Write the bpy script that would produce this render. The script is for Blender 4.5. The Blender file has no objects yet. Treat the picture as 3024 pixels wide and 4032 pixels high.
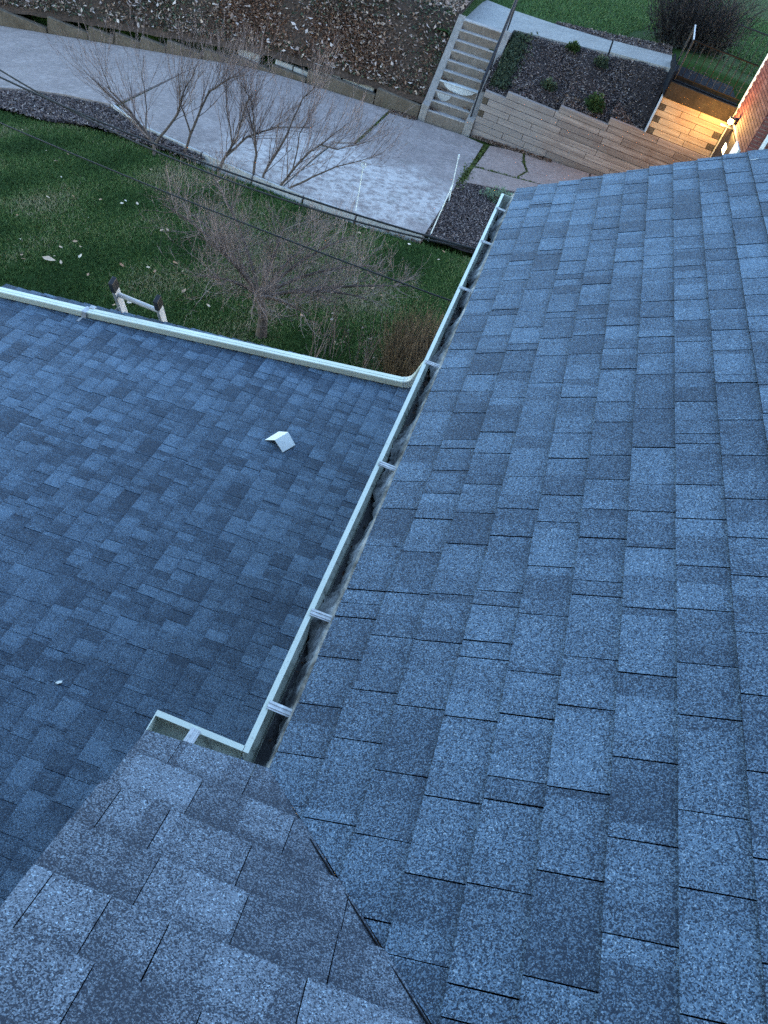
import bpy, bmesh, math, random
import numpy as np
from mathutils import Vector, Matrix, Quaternion
random.seed(7); RNG = np.random.default_rng(7)
S = bpy.context.scene
COL = S.collection

# ------------------------------------------------------------------ camera
CAMZ = 6.8
AX = ((0.92582426, 0.37785378, -0.00871588), (0.2681249, -0.64036212, 0.71975371), (0.26638034, -0.66870239, -0.69417479))
cd = bpy.data.cameras.new('camera'); cam = bpy.data.objects.new('camera', cd); COL.objects.link(cam)
cd.sensor_fit = 'AUTO'; cd.sensor_width = 36.0; cd.lens = 3028 / 4032 * 36
cd.clip_start = 0.05; cd.clip_end = 500
M = Matrix(((AX[0][0], -AX[0][1], -AX[0][2], 0), (AX[1][0], -AX[1][1], -AX[1][2], 0), (AX[2][0], -AX[2][1], -AX[2][2], CAMZ), (0, 0, 0, 1)))
cam.matrix_world = M
S.camera = cam

# ------------------------------------------------------------------ dusk sky, weak sun, exposure
SUN_EL, SUN_ROT = math.radians(14.0), math.radians(75.0)
w = bpy.data.worlds.new('World'); S.world = w; w.use_nodes = True
nt = w.node_tree; bg = nt.nodes['Background']
sky = nt.nodes.new('ShaderNodeTexSky'); sky.sky_type = 'NISHITA'; sky.sun_disc = False
sky.sun_elevation = SUN_EL; sky.sun_rotation = SUN_ROT; sky.air_density = 1.0; sky.dust_density = 0.3; sky.ozone_density = 1.6
nt.links.new(sky.outputs[0], bg.inputs[0]); bg.inputs[1].default_value = 0.12
sd = bpy.data.lights.new('sun', 'SUN'); sun = bpy.data.objects.new('sun', sd); COL.objects.link(sun)
sd.energy = 0.03; sd.angle = math.radians(40); sd.color = (1.0, 0.9, 0.8)
sun.rotation_euler = (math.radians(90) - SUN_EL, 0, math.radians(180) - SUN_ROT)
S.view_settings.view_transform = 'Standard'; S.view_settings.look = 'None'
S.view_settings.gamma = 1; S.view_settings.use_curve_mapping = False
S.view_settings.exposure = 3.12
S.cycles.max_bounces = 5; S.cycles.diffuse_bounces = 3; S.cycles.use_denoising = False; S.cycles.sample_clamp_indirect = 1.5

# ------------------------------------------------------------------ helpers
def link(o): COL.objects.link(o); return o
def tag(o, label=None, cat=None, group=None, kind=None):
    if label: o['label'] = label
    if cat: o['category'] = cat
    if group: o['group'] = group
    if kind: o['kind'] = kind
    return o
def par(c, p):
    c.parent = p
    c.matrix_parent_inverse = Matrix.Translation(p.location).inverted() if p.type == 'EMPTY' else p.matrix_basis.inverted()
    return c
def empty(name, loc, label, cat, group=None):
    o = link(bpy.data.objects.new(name, None)); o.location = loc; o.empty_display_size = .1
    return tag(o, label, cat, group)
def mobj(name, me, m=None, parent=None):
    if m is not None and not me.materials: me.materials.append(m)
    o = link(bpy.data.objects.new(name, me))
    if parent is not None: par(o, parent)
    return o
def fast(name, V, F, attr=None, smooth=False):
    """V (n,3), F list of (k) rows all same size or a list of arrays"""
    V = np.asarray(V, np.float32)
    Fs = [np.asarray(f, np.int32) for f in (F if isinstance(F, list) else [F]) if len(f)]
    me = bpy.data.meshes.new(name)
    me.vertices.add(len(V)); me.vertices.foreach_set('co', V.ravel())
    loops = np.concatenate([f.ravel() for f in Fs]); tot = np.concatenate([np.full(len(f), f.shape[1], np.int32) for f in Fs])
    st = np.concatenate(([0], np.cumsum(tot)[:-1])).astype(np.int32)
    me.loops.add(len(loops)); me.loops.foreach_set('vertex_index', loops)
    me.polygons.add(len(tot)); me.polygons.foreach_set('loop_start', st)
    if smooth: me.polygons.foreach_set('use_smooth', np.ones(len(tot), bool))
    if attr is not None:
        a = me.attributes.new('tone', 'FLOAT', 'FACE'); a.data.foreach_set('value', np.asarray(attr, np.float32))
    me.update(calc_edges=True); me.validate()
    return me
class MB:
    """collects boxes, tubes and prisms into one mesh"""
    def __init__(s): s.V = []; s.F = []
    def add(s, vs, fs):
        o = len(s.V); s.V += [tuple(v) for v in vs]; s.F += [tuple(i + o for i in f) for f in fs]; return s
    def box(s, x0, x1, y0, y1, z0, z1):
        return s.add([(x0, y0, z0), (x1, y0, z0), (x1, y1, z0), (x0, y1, z0), (x0, y0, z1), (x1, y0, z1), (x1, y1, z1), (x0, y1, z1)],
                     [(0, 3, 2, 1), (4, 5, 6, 7), (0, 1, 5, 4), (1, 2, 6, 5), (2, 3, 7, 6), (3, 0, 4, 7)])
    def prism(s, pts, z0, z1):
        """pts: xy polygon (ccw); z0/z1 numbers or functions of (x,y)"""
        f = (lambda z: z if callable(z) else (lambda x, y: z)); a, b = f(z0), f(z1); n = len(pts)
        return s.add([(x, y, a(x, y)) for x, y in pts] + [(x, y, b(x, y)) for x, y in pts],
                     [tuple(range(n))[::-1], tuple(range(n, 2 * n))] + [(i, (i + 1) % n, n + (i + 1) % n, n + i) for i in range(n)])
    def tube(s, P, r, n=6, cap=True):
        P = [Vector(p) for p in P]; R = r if isinstance(r, (list, tuple)) else [r] * len(P); o = len(s.V); nrm = None
        for i, p in enumerate(P):
            t = (P[min(i + 1, len(P) - 1)] - P[max(i - 1, 0)]).normalized()
            if nrm is None: nrm = t.orthogonal().normalized()
            else:
                nrm = nrm - t * nrm.dot(t); nrm = nrm.normalized() if nrm.length > 1e-6 else t.orthogonal().normalized()
            b = t.cross(nrm)
            for k in range(n):
                a = 2 * math.pi * k / n; s.V.append(tuple(p + (nrm * math.cos(a) + b * math.sin(a)) * R[i]))
        for i in range(len(P) - 1):
            for k in range(n):
                s.F.append((o + i * n + k, o + i * n + (k + 1) % n, o + (i + 1) * n + (k + 1) % n, o + (i + 1) * n + k))
        if cap:
            s.F.append(tuple(o + k for k in range(n))[::-1]); s.F.append(tuple(o + (len(P) - 1) * n + k for k in range(n)))
        return s
    def sweep(s, P, prof, up=(0, 0, 1), closed=True):
        """prof: list of (side, up) offsets"""
        P = [Vector(p) for p in P]; n = len(prof); o = len(s.V); U0 = Vector(up)
        for i, p in enumerate(P):
            t = (P[min(i + 1, len(P) - 1)] - P[max(i - 1, 0)]).normalized()
            sd_ = t.cross(U0).normalized(); u = sd_.cross(t).normalized()
            for (a, b) in prof: s.V.append(tuple(p + sd_ * a + u * b))
        m = n if closed else n - 1
        for i in range(len(P) - 1):
            for k in range(m): s.F.append((o + i * n + k, o + i * n + (k + 1) % n, o + (i + 1) * n + (k + 1) % n, o + (i + 1) * n + k))
        if closed:
            s.F.append(tuple(o + k for k in range(n))[::-1]); s.F.append(tuple(o + (len(P) - 1) * n + k for k in range(n)))
        return s
    def mesh(s, name, smooth=False):
        me = bpy.data.meshes.new(name); me.from_pydata(s.V, [], s.F)
        bm = bmesh.new(); bm.from_mesh(me); bmesh.ops.recalc_face_normals(bm, faces=bm.faces); bm.to_mesh(me); bm.free()
        if smooth:
            for p in me.polygons: p.use_smooth = True
        return me
    def build(s, name, m, parent=None, bevel=0, smooth=False):
        o = mobj(name, s.mesh(name, smooth), m, parent)
        if bevel:
            b = o.modifiers.new('edge', 'BEVEL'); b.width = bevel; b.segments = 2; b.limit_method = 'ANGLE'
        return o

# ------------------------------------------------------------------ materials
class NT:
    def __init__(s, name, rough=.8, spec=.3, metal=0):
        s.m = bpy.data.materials.new(name); s.m.use_nodes = True; s.t = s.m.node_tree
        s.b = s.t.nodes['Principled BSDF']; s.b.inputs['Roughness'].default_value = rough
        s.b.inputs['Specular IOR Level'].default_value = spec; s.b.inputs['Metallic'].default_value = metal
        s.pos = s.t.nodes.new('ShaderNodeNewGeometry').outputs['Position']
    def L(s, a, b): s.t.links.new(a, b)
    def set(s, i, v):
        if isinstance(v, bpy.types.NodeSocket): s.L(v, i)
        elif isinstance(v, (tuple, list)) and len(v) == 3 and i.type == 'RGBA': i.default_value = (*v, 1)
        else: i.default_value = v
    def noise(s, scale, detail=4, rough=.6, vec=None, dist=0):
        n = s.t.nodes.new('ShaderNodeTexNoise'); n.inputs['Scale'].default_value = scale; n.inputs['Detail'].default_value = detail
        n.inputs['Roughness'].default_value = rough; n.inputs['Distortion'].default_value = dist; s.L(vec or s.pos, n.inputs['Vector']); return n.outputs['Fac']
    def voro(s, scale, vec=None, out='Color', feat='F1'):
        n = s.t.nodes.new('ShaderNodeTexVoronoi'); n.feature = feat; n.inputs['Scale'].default_value = scale; s.L(vec or s.pos, n.inputs['Vector'])
        return n.outputs[out]
    def ramp(s, f, *stops):
        n = s.t.nodes.new('ShaderNodeValToRGB'); e = n.color_ramp.elements
        while len(e) < len(stops): e.new(.5)
        for k, (p, c) in enumerate(stops): e[k].position = p; e[k].color = (*c, 1) if isinstance(c, (tuple, list)) else (c, c, c, 1)
        s.L(f, n.inputs[0]); return n.outputs[0]
    def math(s, op, a, b=0, c=None):
        n = s.t.nodes.new('ShaderNodeMath'); n.operation = op; s.set(n.inputs[0], a); s.set(n.inputs[1], b)
        if c is not None: s.set(n.inputs[2], c)
        return n.outputs[0]
    def mix(s, f, a, b, op='MIX'):
        n = s.t.nodes.new('ShaderNodeMix'); n.data_type = 'RGBA'; n.blend_type = op
        s.set(n.inputs[0], f); s.set(n.inputs[6], a); s.set(n.inputs[7], b); return n.outputs[2]
    def mapping(s, scale=(1, 1, 1), rot=(0, 0, 0), vec=None):
        n = s.t.nodes.new('ShaderNodeMapping'); n.inputs['Scale'].default_value = scale; n.inputs['Rotation'].default_value = rot; s.L(vec or s.pos, n.inputs[0]); return n.outputs[0]
    def xyz(s):
        n = s.t.nodes.new('ShaderNodeSeparateXYZ'); s.L(s.pos, n.inputs[0]); return n.outputs
    def comb(s, x, y, z):
        n = s.t.nodes.new('ShaderNodeCombineXYZ'); s.set(n.inputs[0], x); s.set(n.inputs[1], y); s.set(n.inputs[2], z); return n.outputs[0]
    def white(s, vec):
        n = s.t.nodes.new('ShaderNodeTexWhiteNoise'); n.noise_dimensions = '3D'; s.L(vec, n.inputs['Vector']); return n.outputs['Value']
    def tone(s): n = s.t.nodes.new('ShaderNodeAttribute'); n.attribute_name = 'tone'; return n.outputs['Fac']
    def rnd(s): return s.t.nodes.new('ShaderNodeObjectInfo').outputs['Random']
    def bump(s, h, strength=.3, dist=.01):
        n = s.t.nodes.new('ShaderNodeBump'); n.inputs['Strength'].default_value = strength; n.inputs['Distance'].default_value = dist
        s.L(h, n.inputs['Height']); s.L(n.outputs[0], s.b.inputs['Normal'])
    def col(s, c): s.set(s.b.inputs['Base Color'], c); return s.m

def plain(name, c, rough=.6, spec=.3, metal=0, var=.25, scale=12):
    t = NT(name, rough, spec, metal); n = t.noise(scale, 5)
    d = tuple(x * (1 - var) for x in c); l = tuple(min(1, x * (1 + var)) for x in c)
    t.bump(t.noise(scale * 8, 3), .15, .003)
    return t.col(t.ramp(n, (.3, d), (.7, l)))

SH_D, SH_L = (.016, .031, .054), (.118, .20, .292)
def shingle_mat(name, per_object, axis, step, warm=0.0, k=1.0, course=None, con=1.0, bnd=1.0):
    """granule covered asphalt shingle: tone per tab, a second tone where the granule blend changes along the strip"""
    t = NT(name, .85, .35)
    base = t.rnd() if per_object else t.tone()
    al = t.xyz()[axis]
    ph = t.math('MULTIPLY', base, 37.0)
    cell = t.math('FLOOR', t.math('ADD', t.math('DIVIDE', al, step), ph))
    wn = t.white(t.comb(cell, t.math('MULTIPLY', base, 91.0), 0.0))
    tn = t.math('ADD', t.math('MULTIPLY', base, .38), t.math('MULTIPLY', wn, .44))
    tn = t.math('ADD', tn, t.math('MULTIPLY', t.math('SUBTRACT', t.noise(9, 4), .5), .5))
    tn = t.math('ADD', tn, t.math('MULTIPLY', t.math('SUBTRACT', t.noise(.9, 2), .5), .35))
    tn = t.math('ADD', tn, t.math('MULTIPLY', t.math('SUBTRACT', t.noise(70, 2), .5), .35))
    if con != 1: tn = t.math('ADD', t.math('MULTIPLY', t.math('SUBTRACT', tn, .42), con), .42)
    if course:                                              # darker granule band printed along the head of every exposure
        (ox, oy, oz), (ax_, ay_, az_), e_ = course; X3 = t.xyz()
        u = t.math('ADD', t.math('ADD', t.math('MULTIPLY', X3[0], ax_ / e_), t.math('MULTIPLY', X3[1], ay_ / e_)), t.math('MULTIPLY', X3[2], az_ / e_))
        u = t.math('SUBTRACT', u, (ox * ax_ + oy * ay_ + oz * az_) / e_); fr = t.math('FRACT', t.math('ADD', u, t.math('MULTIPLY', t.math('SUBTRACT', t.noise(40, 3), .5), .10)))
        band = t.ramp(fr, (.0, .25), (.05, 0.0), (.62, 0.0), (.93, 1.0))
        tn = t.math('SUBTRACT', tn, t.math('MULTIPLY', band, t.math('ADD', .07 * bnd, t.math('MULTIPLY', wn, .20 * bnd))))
    g1 = t.voro(370); g2 = t.voro(270)
    sx = t.t.nodes.new('ShaderNodeSeparateColor'); t.L(g1, sx.inputs[0]); gr = sx.outputs[0]; gg = sx.outputs[1]
    sy = t.t.nodes.new('ShaderNodeSeparateColor'); t.L(g2, sy.inputs[0]); g3 = sy.outputs[0]
    tt = t.math('ADD', t.math('MULTIPLY', tn, .85), t.math('MULTIPLY', t.math('SUBTRACT', gr, .5), 1.45))
    L = tuple(x * k for x in SH_L); D = tuple(x * k for x in SH_D)
    if warm: L = (L[0] * (1 + warm), L[1] * (1 - warm * .16), L[2] * (1 - warm * .62)); D = (D[0] * (1 + warm * 1.1), D[1] * (1 - warm * .1), D[2] * (1 - warm * .5))
    c = t.ramp(tt, (0.02, D), (.95, L))
    spark = t.math('MULTIPLY', t.ramp(t.math('MULTIPLY', gg, g3), (.56, 0.0), (.78, 1.0)), t.ramp(tn, (.15, .3), (.7, 1.0)))
    c = t.mix(t.math('MULTIPLY', spark, .8), c, (.34 * k, .48 * k, .60 * k))  # granule glitter painted in as pale specks of base colour
    t.bump(t.math('ADD', gr, t.math('MULTIPLY', g3, .6)), .55, .002)
    return t.col(c)

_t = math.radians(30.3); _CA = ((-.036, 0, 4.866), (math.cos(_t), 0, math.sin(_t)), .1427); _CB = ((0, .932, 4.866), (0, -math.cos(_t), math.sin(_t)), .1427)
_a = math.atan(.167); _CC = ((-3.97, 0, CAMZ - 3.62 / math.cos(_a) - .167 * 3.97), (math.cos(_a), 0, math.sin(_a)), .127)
M_SH_A = shingle_mat('shingle_granules_main', True, 1, .105, 0, 1, _CA, 1.1)
M_SH_A2 = shingle_mat('shingle_granules_main_far', False, 1, .105, 0, 1, _CA, 1.1)
M_SH_B = shingle_mat('shingle_granules_near', True, 0, .12, .24, 1, _CB, 1.45, 2.4)
M_SH_B2 = shingle_mat('shingle_granules_near_far', False, 0, .12, .24, 1, _CB, 1.45, 2.4)
M_SH_C = shingle_mat('shingle_granules_low', True, 1, .075, 0, .90, _CC, 1.4)
M_SH_C2 = shingle_mat('shingle_granules_low_far', False, 1, .075, 0, .90, _CC, 1.4)
M_DECK = plain('asphalt_sealant', (.006, .007, .010), .9, .1)
def m_alu():
    t = NT('painted_aluminium', .42, .45); n = t.noise(3, 5); f = t.noise(45, 4, .7)
    c = t.ramp(n, (.35, (.50, .56, .48)), (.7, (.60, .66, .57)))
    c = t.mix(t.ramp(f, (.60, 0.0), (.74, .75)), c, (.20, .21, .20)); t.bump(f, .1, .002); return t.col(c)
M_ALU = m_alu()
def m_gutter_in():
    t = NT('gutter_patina', .6, .3); n = t.noise(5, 6, .7); f = t.noise(28, 5, .7)
    c = t.ramp(n, (.3, (.24, .28, .22)), (.72, (.50, .54, .46)))
    c = t.mix(t.ramp(f, (.52, 0.0), (.7, .85)), c, (.05, .055, .05)); t.bump(f, .2, .003); return t.col(c)
M_GIN = m_gutter_in()
def m_sludge():
    t = NT('gutter_sludge', .55, .4); f = t.noise(22, 6, .75); t.bump(t.noise(60, 5), .6, .006)
    return t.col(t.ramp(f, (.40, (.006, .007, .008)), (.58, (.02, .022, .022)), (.72, (.13, .13, .12))))
M_SLUDGE = m_sludge()
def m_drip():
    t = NT('stained_drip_edge', .7, .25); v = t.mapping((1, .55, 1)); f = t.noise(26, 6, .75, v); n = t.noise(5, 4)
    k = t.math('ADD', f, t.math('MULTIPLY', t.math('SUBTRACT', n, .5), .8)); t.bump(f, .4, .004)
    return t.col(t.ramp(k, (.36, (.02, .022, .024)), (.5, (.13, .14, .14)), (.72, (.36, .38, .38))))
M_DRIP = m_drip()
def m_concrete(name, a, b, stain=.0, sc=1.0, white=0.0):
    t = NT(name, .85, .2); n = t.noise(1.3 * sc, 6, .65); f = t.noise(9 * sc, 6, .7); g = t.noise(90, 3)
    c = t.ramp(n, (.3, a), (.7, b)); c = t.mix(t.ramp(f, (.42, .55), (.62, 0.0)), c, tuple(x * .62 for x in a))
    if white:
        x = t.xyz(); d = t.math('ADD', t.math('POWER', t.math('DIVIDE', t.math('SUBTRACT', x[0], -3.6), 3.6), 2), t.math('POWER', t.math('DIVIDE', t.math('SUBTRACT', x[1], 16.3), 2.1), 2))
        area = t.ramp(t.math('ADD', d, t.math('MULTIPLY', t.math('SUBTRACT', t.noise(.9, 4), .5), 2.2)), (.35, 1.0), (1.3, 0.0))
        pit = t.ramp(t.noise(5.5, 8, .75), (.41, 0.0), (.56, 1.0))
        c = t.mix(t.math('MULTIPLY', t.math('MULTIPLY', area, pit), white), c, (.44, .415, .40))
    if stain: c = t.mix(t.ramp(t.noise(2.2, 5), (.55, 0.0), (.75, stain)), c, (.05, .06, .035))
    t.bump(t.math('ADD', f, t.math('MULTIPLY', g, .4)), .35, .01); return t.col(c)
M_DRIVE = m_concrete('driveway_concrete', (.205, .172, .165), (.305, .262, .25), .25, 1, .85)
M_PAD = m_concrete('old_pinkish_concrete', (.225, .17, .15), (.325, .255, .23), 0, 1.4)
M_STEP = m_concrete('step_concrete', (.135, .108, .088), (.23, .195, .17), .2, 2)
M_CHEEK = m_concrete('cheek_concrete', (.20, .185, .175), (.29, .265, .25), .1, 2)
M_TREAD = m_concrete('lit_tread_concrete', (.25, .235, .23), (.36, .34, .335), .0, 3)  # treads coloured paler than risers to imitate brighter upward faces
M_KERB = m_concrete('mossy_block_concrete', (.080, .060, .042), (.15, .122, .095), .25, 2)
M_CAP = m_concrete('pale_cap_concrete', (.30, .30, .30), (.48, .48, .48), .2, 3)
M_PATH = m_concrete('path_concrete', (.20, .20, .20), (.29, .29, .285), .1, 1.5)
M_SLABF = m_concrete('dark_mossy_concrete', (.018, .013, .009), (.046, .032, .021), .3, 3)
M_WHITEP = m_concrete('white_spilled_paint', (.42, .43, .43), (.55, .56, .56), 0, 3)
def m_wood(name, a, b, g=.3, dk=.75):
    t = NT(name, .8, .2); r = t.rnd(); off = t.comb(t.math('MULTIPLY', r, 50.0), 0.0, t.math('MULTIPLY', r, 17.0))
    va = t.t.nodes.new('ShaderNodeVectorMath'); va.operation = 'ADD'; t.L(t.pos, va.inputs[0]); t.L(off, va.inputs[1])
    v = t.mapping((.5, 4, 12), vec=va.outputs[0]); n = t.noise(1.6, 6, .65, v); k = t.voro(1.15, t.mapping((1, 1, 3), vec=va.outputs[0]), 'Distance')
    c = t.ramp(n, (.33, a), (.66, b)); c = t.mix(t.math('MULTIPLY', t.math('POWER', r, 2), dk), c, tuple(x * .55 for x in a)); c = t.mix(t.ramp(t.noise(1.3, 5, .65), (.52, 0.0), (.68, .6)), c, (a[0] * .75, a[1] * .55, a[2] * .45))
    c = t.mix(t.ramp(k, (.02, .9), (.045, 0.0)), c, (.035, .022, .014))
    x = t.xyz()[0]; gr = t.ramp(t.math('ADD', t.math('MULTIPLY', t.math('ADD', x, .45), .26), t.math('MULTIPLY', t.math('SUBTRACT', t.noise(1.1, 4), .5), .9)), (-.1, .85), (.55, 0.0))  # grey fades rightwards: the lamp's warm glow graded into the wood colour
    c = t.mix(t.math('MULTIPLY', gr, g * 2), c, (.215, .20, .195)); t.bump(n, .3, .004); return t.col(c)
M_WOOD = m_wood('weathered_glow_timber', (.17, .115, .09), (.38, .285, .235), .36)
M_WOODL = m_wood('lamplit_timber', (.30, .20, .125), (.46, .33, .21), .0, .22)  # lit copy of the timber: lamp brightness put into its colour
M_ENDG = plain('timber_end_grain', (.075, .058, .042), .9, .1, 0, .5, 20)
def m_soil(name, a, b, sc=14):
    t = NT(name, .95, .1); f = t.noise(sc, 7, .75); n = t.noise(1.2, 4); t.bump(t.noise(sc * 2, 6), .8, .03)
    return t.col(t.mix(t.ramp(n, (.4, 0.0), (.65, .5)), t.ramp(f, (.35, a), (.68, b)), a))
M_MULCH = m_soil('dark_mulch', (.012, .010, .011), (.055, .044, .043))
M_BANK = m_soil('bank_soil', (.026, .019, .015), (.095, .062, .046))
M_LAWN = m_soil('lawn_turf', (.012, .030, .006), (.035, .070, .015), 20)
M_MOSS = m_soil('green_moss', (.018, .030, .006), (.060, .085, .018), 30)
def m_tone(name, *stops, rough=.8, spec=.2, obj=False):
    t = NT(name, rough, spec); return t.col(t.ramp(t.rnd() if obj else t.tone(), *stops))
M_GRASS = m_tone('grass_blades', (0, (.020, .048, .011)), (.5, (.062, .116, .030)), (.80, (.120, .158, .055)), (1, (.22, .20, .12)))
M_GRASS2 = m_tone('far_grass_blades', (0, (.030, .070, .022)), (.6, (.060, .120, .035)), (1, (.12, .16, .06)))
M_CHIP = m_tone('mulch_chips', (0, (.022, .017, .017)), (.5, (.085, .064, .062)), (.88, (.19, .15, .14)), (1, (.36, .30, .27)))
M_IVY = m_tone('ivy_leaves', (0, (.018, .028, .018)), (.6, (.042, .060, .034)), (1, (.09, .10, .055)))
M_DRY = m_tone('dry_leaves', (0, (.060, .036, .024)), (.5, (.14, .090, .064)), (.85, (.25, .18, .14)), (1, (.44, .36, .30)))
M_DRYO = m_tone('dry_leaf', (0, (.26, .15, .09)), (.4, (.44, .33, .24)), (1, (.62, .56, .47)), obj=True)
M_BARK = plain('grey_bark', (.085, .068, .060), .9, .1, 0, .4, 25)
M_TWIG = m_tone('grey_twigs', (0, (.075, .056, .05)), (.5, (.155, .120, .110)), (1, (.28, .225, .21)))
M_TWIGR = m_tone('reddish_twigs', (0, (.06, .045, .043)), (.5, (.15, .11, .105)), (1, (.30, .235, .225)))
M_BROWN = m_tone('brown_stems', (0, (.05, .035, .021)), (.6, (.135, .095, .058)), (1, (.22, .16, .10)))
M_CABLE = plain('black_cable', (.010, .014, .018), .7, .3)
M_IRON = plain('black_iron', (.008, .010, .016), .6, .3)
M_WARMIRON = plain('worn_iron_bars', (.012, .010, .009), .8, .08)
M_GREYB = plain('grey_board', (.30, .33, .38), .6, .3)
M_NAVY = plain('dark_navy_deck', (.005, .007, .012), .9, .05, 0, .5, 8)  # near-black navy, mottled, for the deck and boards
M_WHITE = plain('white_plastic', (.60, .65, .63), .45, .4, 0, .06, 5)
M_WHITET = plain('white_trim_paint', (.62, .66, .68), .5, .3, 0, .1, 5)
M_LADR = plain('ladder_aluminium', (.46, .47, .47), .5, .4, 0, .2, 30)
M_LADF = plain('fibreglass_rail', (.30, .32, .35), .6, .3, 0, .25, 30)
M_BLACKP = plain('black_plastic', (.010, .011, .014), .5, .4)
M_SHADE_BLOCK = plain('shade_block_brick', (.085, .045, .038), .85, .2, 0, .3, 9)
M_SIDING = plain('house_siding', (.20, .19, .18), .7, .2, 0, .08, 4)
M_DOOR = plain('dark_door', (.014, .011, .010), .6, .3)
def m_brick():
    t = NT('red_brick', .85, .2); r = t.rnd(); n = t.noise(14, 5)
    c = t.ramp(r, (0, (.085, .026, .024)), (.5, (.14, .045, .038)), (1, (.19, .075, .062))); c = t.mix(t.ramp(n, (.45, .0), (.7, .4)), c, (.05, .02, .02))
    t.bump(n, .3, .005); return t.col(c)
M_BRICK = m_brick()
M_MORTAR = plain('mortar', (.22, .19, .18), .9, .1)
def emis(name, c, s):
    t = NT(name); t.set(t.b.inputs['Emission Color'], c); t.b.inputs['Emission Strength'].default_value = s; return t.col(c)
M_LAMP = emis('lamp_glow', (1.0, .62, .16), 14)
M_LITWIN = emis('lit_window', (1.0, .74, .38), 1.4)

# ------------------------------------------------------------------ terrain functions
def hD(x):
    k = -7.7 - x; s = .5 * (k + math.sqrt(k * k + .5)); return .07 * (x + 1.5) - .13 * s
def hL(x): return hD(x) - .15
def wtop(x): return 1.06 if x < -1.28 else 1.21 if x < .09 else 1.37 if x < 1.36 else 1.54
def path_near(x): return 23.9 - .26 * (x + 2)
def path_far(x): return np.interp(x, [-3.6, -3.15, -2.26, -.98, .77, 2.31, 6], [27.8, 27.43, 26.62, 25.76, 24.85, 24.3, 23.3])
def zpath(x): return 2.39 + .17 * x
def bed_z(x, y):
    t = (y - 21.75) / max(.3, path_near(x) - 21.75); return wtop(x) - .02 + (zpath(x) - .05 - wtop(x) + .02) * min(1, max(0, t))
def bank_top(x): return 2.05 + .1 * (x + 3.3)
def bank_z(x, y):
    z = hD(x) + .42 + 1.0 * (y - 21.75); T = bank_top(x); k = (T - z) / .25
    return min(z, T) - (.10 * math.exp(-abs(k)))
def grid(name, x0, x1, y0, y1, nx, ny, f, m, jit=0.0):
    xs = np.linspace(x0, x1, nx); ys = np.linspace(y0, y1, ny); V = []
    for y in ys:
        for x in xs: V.append((x, y, f(x, y) + random.uniform(-jit, jit)))
    i = np.arange((ny - 1) * (nx - 1)); r, c = i // (nx - 1), i % (nx - 1); a = r * nx + c
    me = fast(name, np.array(V), np.stack([a, a + 1, a + nx + 1, a + nx], 1), smooth=True); return mobj(name, me, m)
def drape(name, poly, zf, m, res=.35, jit=0.0):
    """a sheet over an xy polygon, following zf"""
    bm = bmesh.new(); f = bm.faces.new([bm.verts.new((x, y, 0)) for x, y in poly]); xs = [p[0] for p in poly]; ys = [p[1] for p in poly]
    for ax, lo, hi in ((0, min(xs), max(xs)), (1, min(ys), max(ys))):
        k = lo + res
        while k < hi:
            no = (1, 0, 0) if ax == 0 else (0, 1, 0); co = (k, 0, 0) if ax == 0 else (0, k, 0)
            bmesh.ops.bisect_plane(bm, geom=bm.verts[:] + bm.edges[:] + bm.faces[:], plane_co=co, plane_no=no); k += res
    for v in bm.verts: v.co.z = zf(v.co.x, v.co.y) + random.uniform(-jit, jit)
    bmesh.ops.recalc_face_normals(bm, faces=bm.faces); me = bpy.data.meshes.new(name); bm.to_mesh(me); bm.free()
    if me.polygons and me.polygons[0].normal.z < 0: me.flip_normals()
    return mobj(name, me, m)

# ------------------------------------------------------------------ ground
def ground_z(x, y):
    z = hL(x) - .12
    if y > 21.72:
        z = (bank_z(x, y) if x < -3 else bank_z(x, y) if x < -1.9 else min(bed_z(x, y), zpath(x)) if x < 4 else 2.6) - .3
        if x >= -1.9 and y > 26: z += .04 * (y - 26)
    return z
tag(grid('ground', -60, 60, -60, 21.7, 90, 60, ground_z, M_LAWN), kind='structure')
tag(grid('ground', -60, 60, 21.69, 70, 120, 60, lambda x, y: ground_z(x, y) - (.25 if y > 21.75 else 0), M_LAWN), kind='structure')
LAWN_TOP = [(-11.36, 15.64), (-10.29, 15.43), (-9.11, 15.56), (-7.71, 15.25), (-7.34, 15.2), (-6.6, 15.1), (-5.16, 14.99), (-4.0, 14.84), (-2.87, 14.72), (-1.34, 14.8), (.3, 14.9)]
lawn = tag(drape('lawn', [(-16, 4), (3, 4), (3, 14.9)] + LAWN_TOP[::-1] + [(-16, 15.9)], lambda x, y: hL(x), M_LAWN, .6), kind='structure')
DRV_NEAR = [(-16, 16.9), (-12.02, 16.62), (-11.4, 16.84), (-10.68, 16.93), (-9.34, 16.85), (-8.05, 15.89), (-6.49, 15.4), (-5.23, 15.11), (-4.06, 14.94), (-2.9, 14.84), (-1.5, 14.92)]
# mulch strip between lawn and driveway, on the left
tag(drape('mulch_bed', [(-16, 15.95)] + LAWN_TOP[:5] + [p for p in DRV_NEAR[::-1] if p[0] < -6.4], lambda x, y: hL(x) + .06 + .04 * math.sin(3 * x + y), M_MULCH, .4, .02), kind='structure')
# mulch bed between pad and house
tag(drape('mulch_bed', [(-1.46, 14.95), (.6, 14.95), (.6, 19.2), (-.2, 18.6), (-1.38, 18.22)], lambda x, y: hD(x) - .05 + .03 * math.sin(4 * x + 3 * y), M_MULCH, .4, .02), kind='structure')
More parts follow.
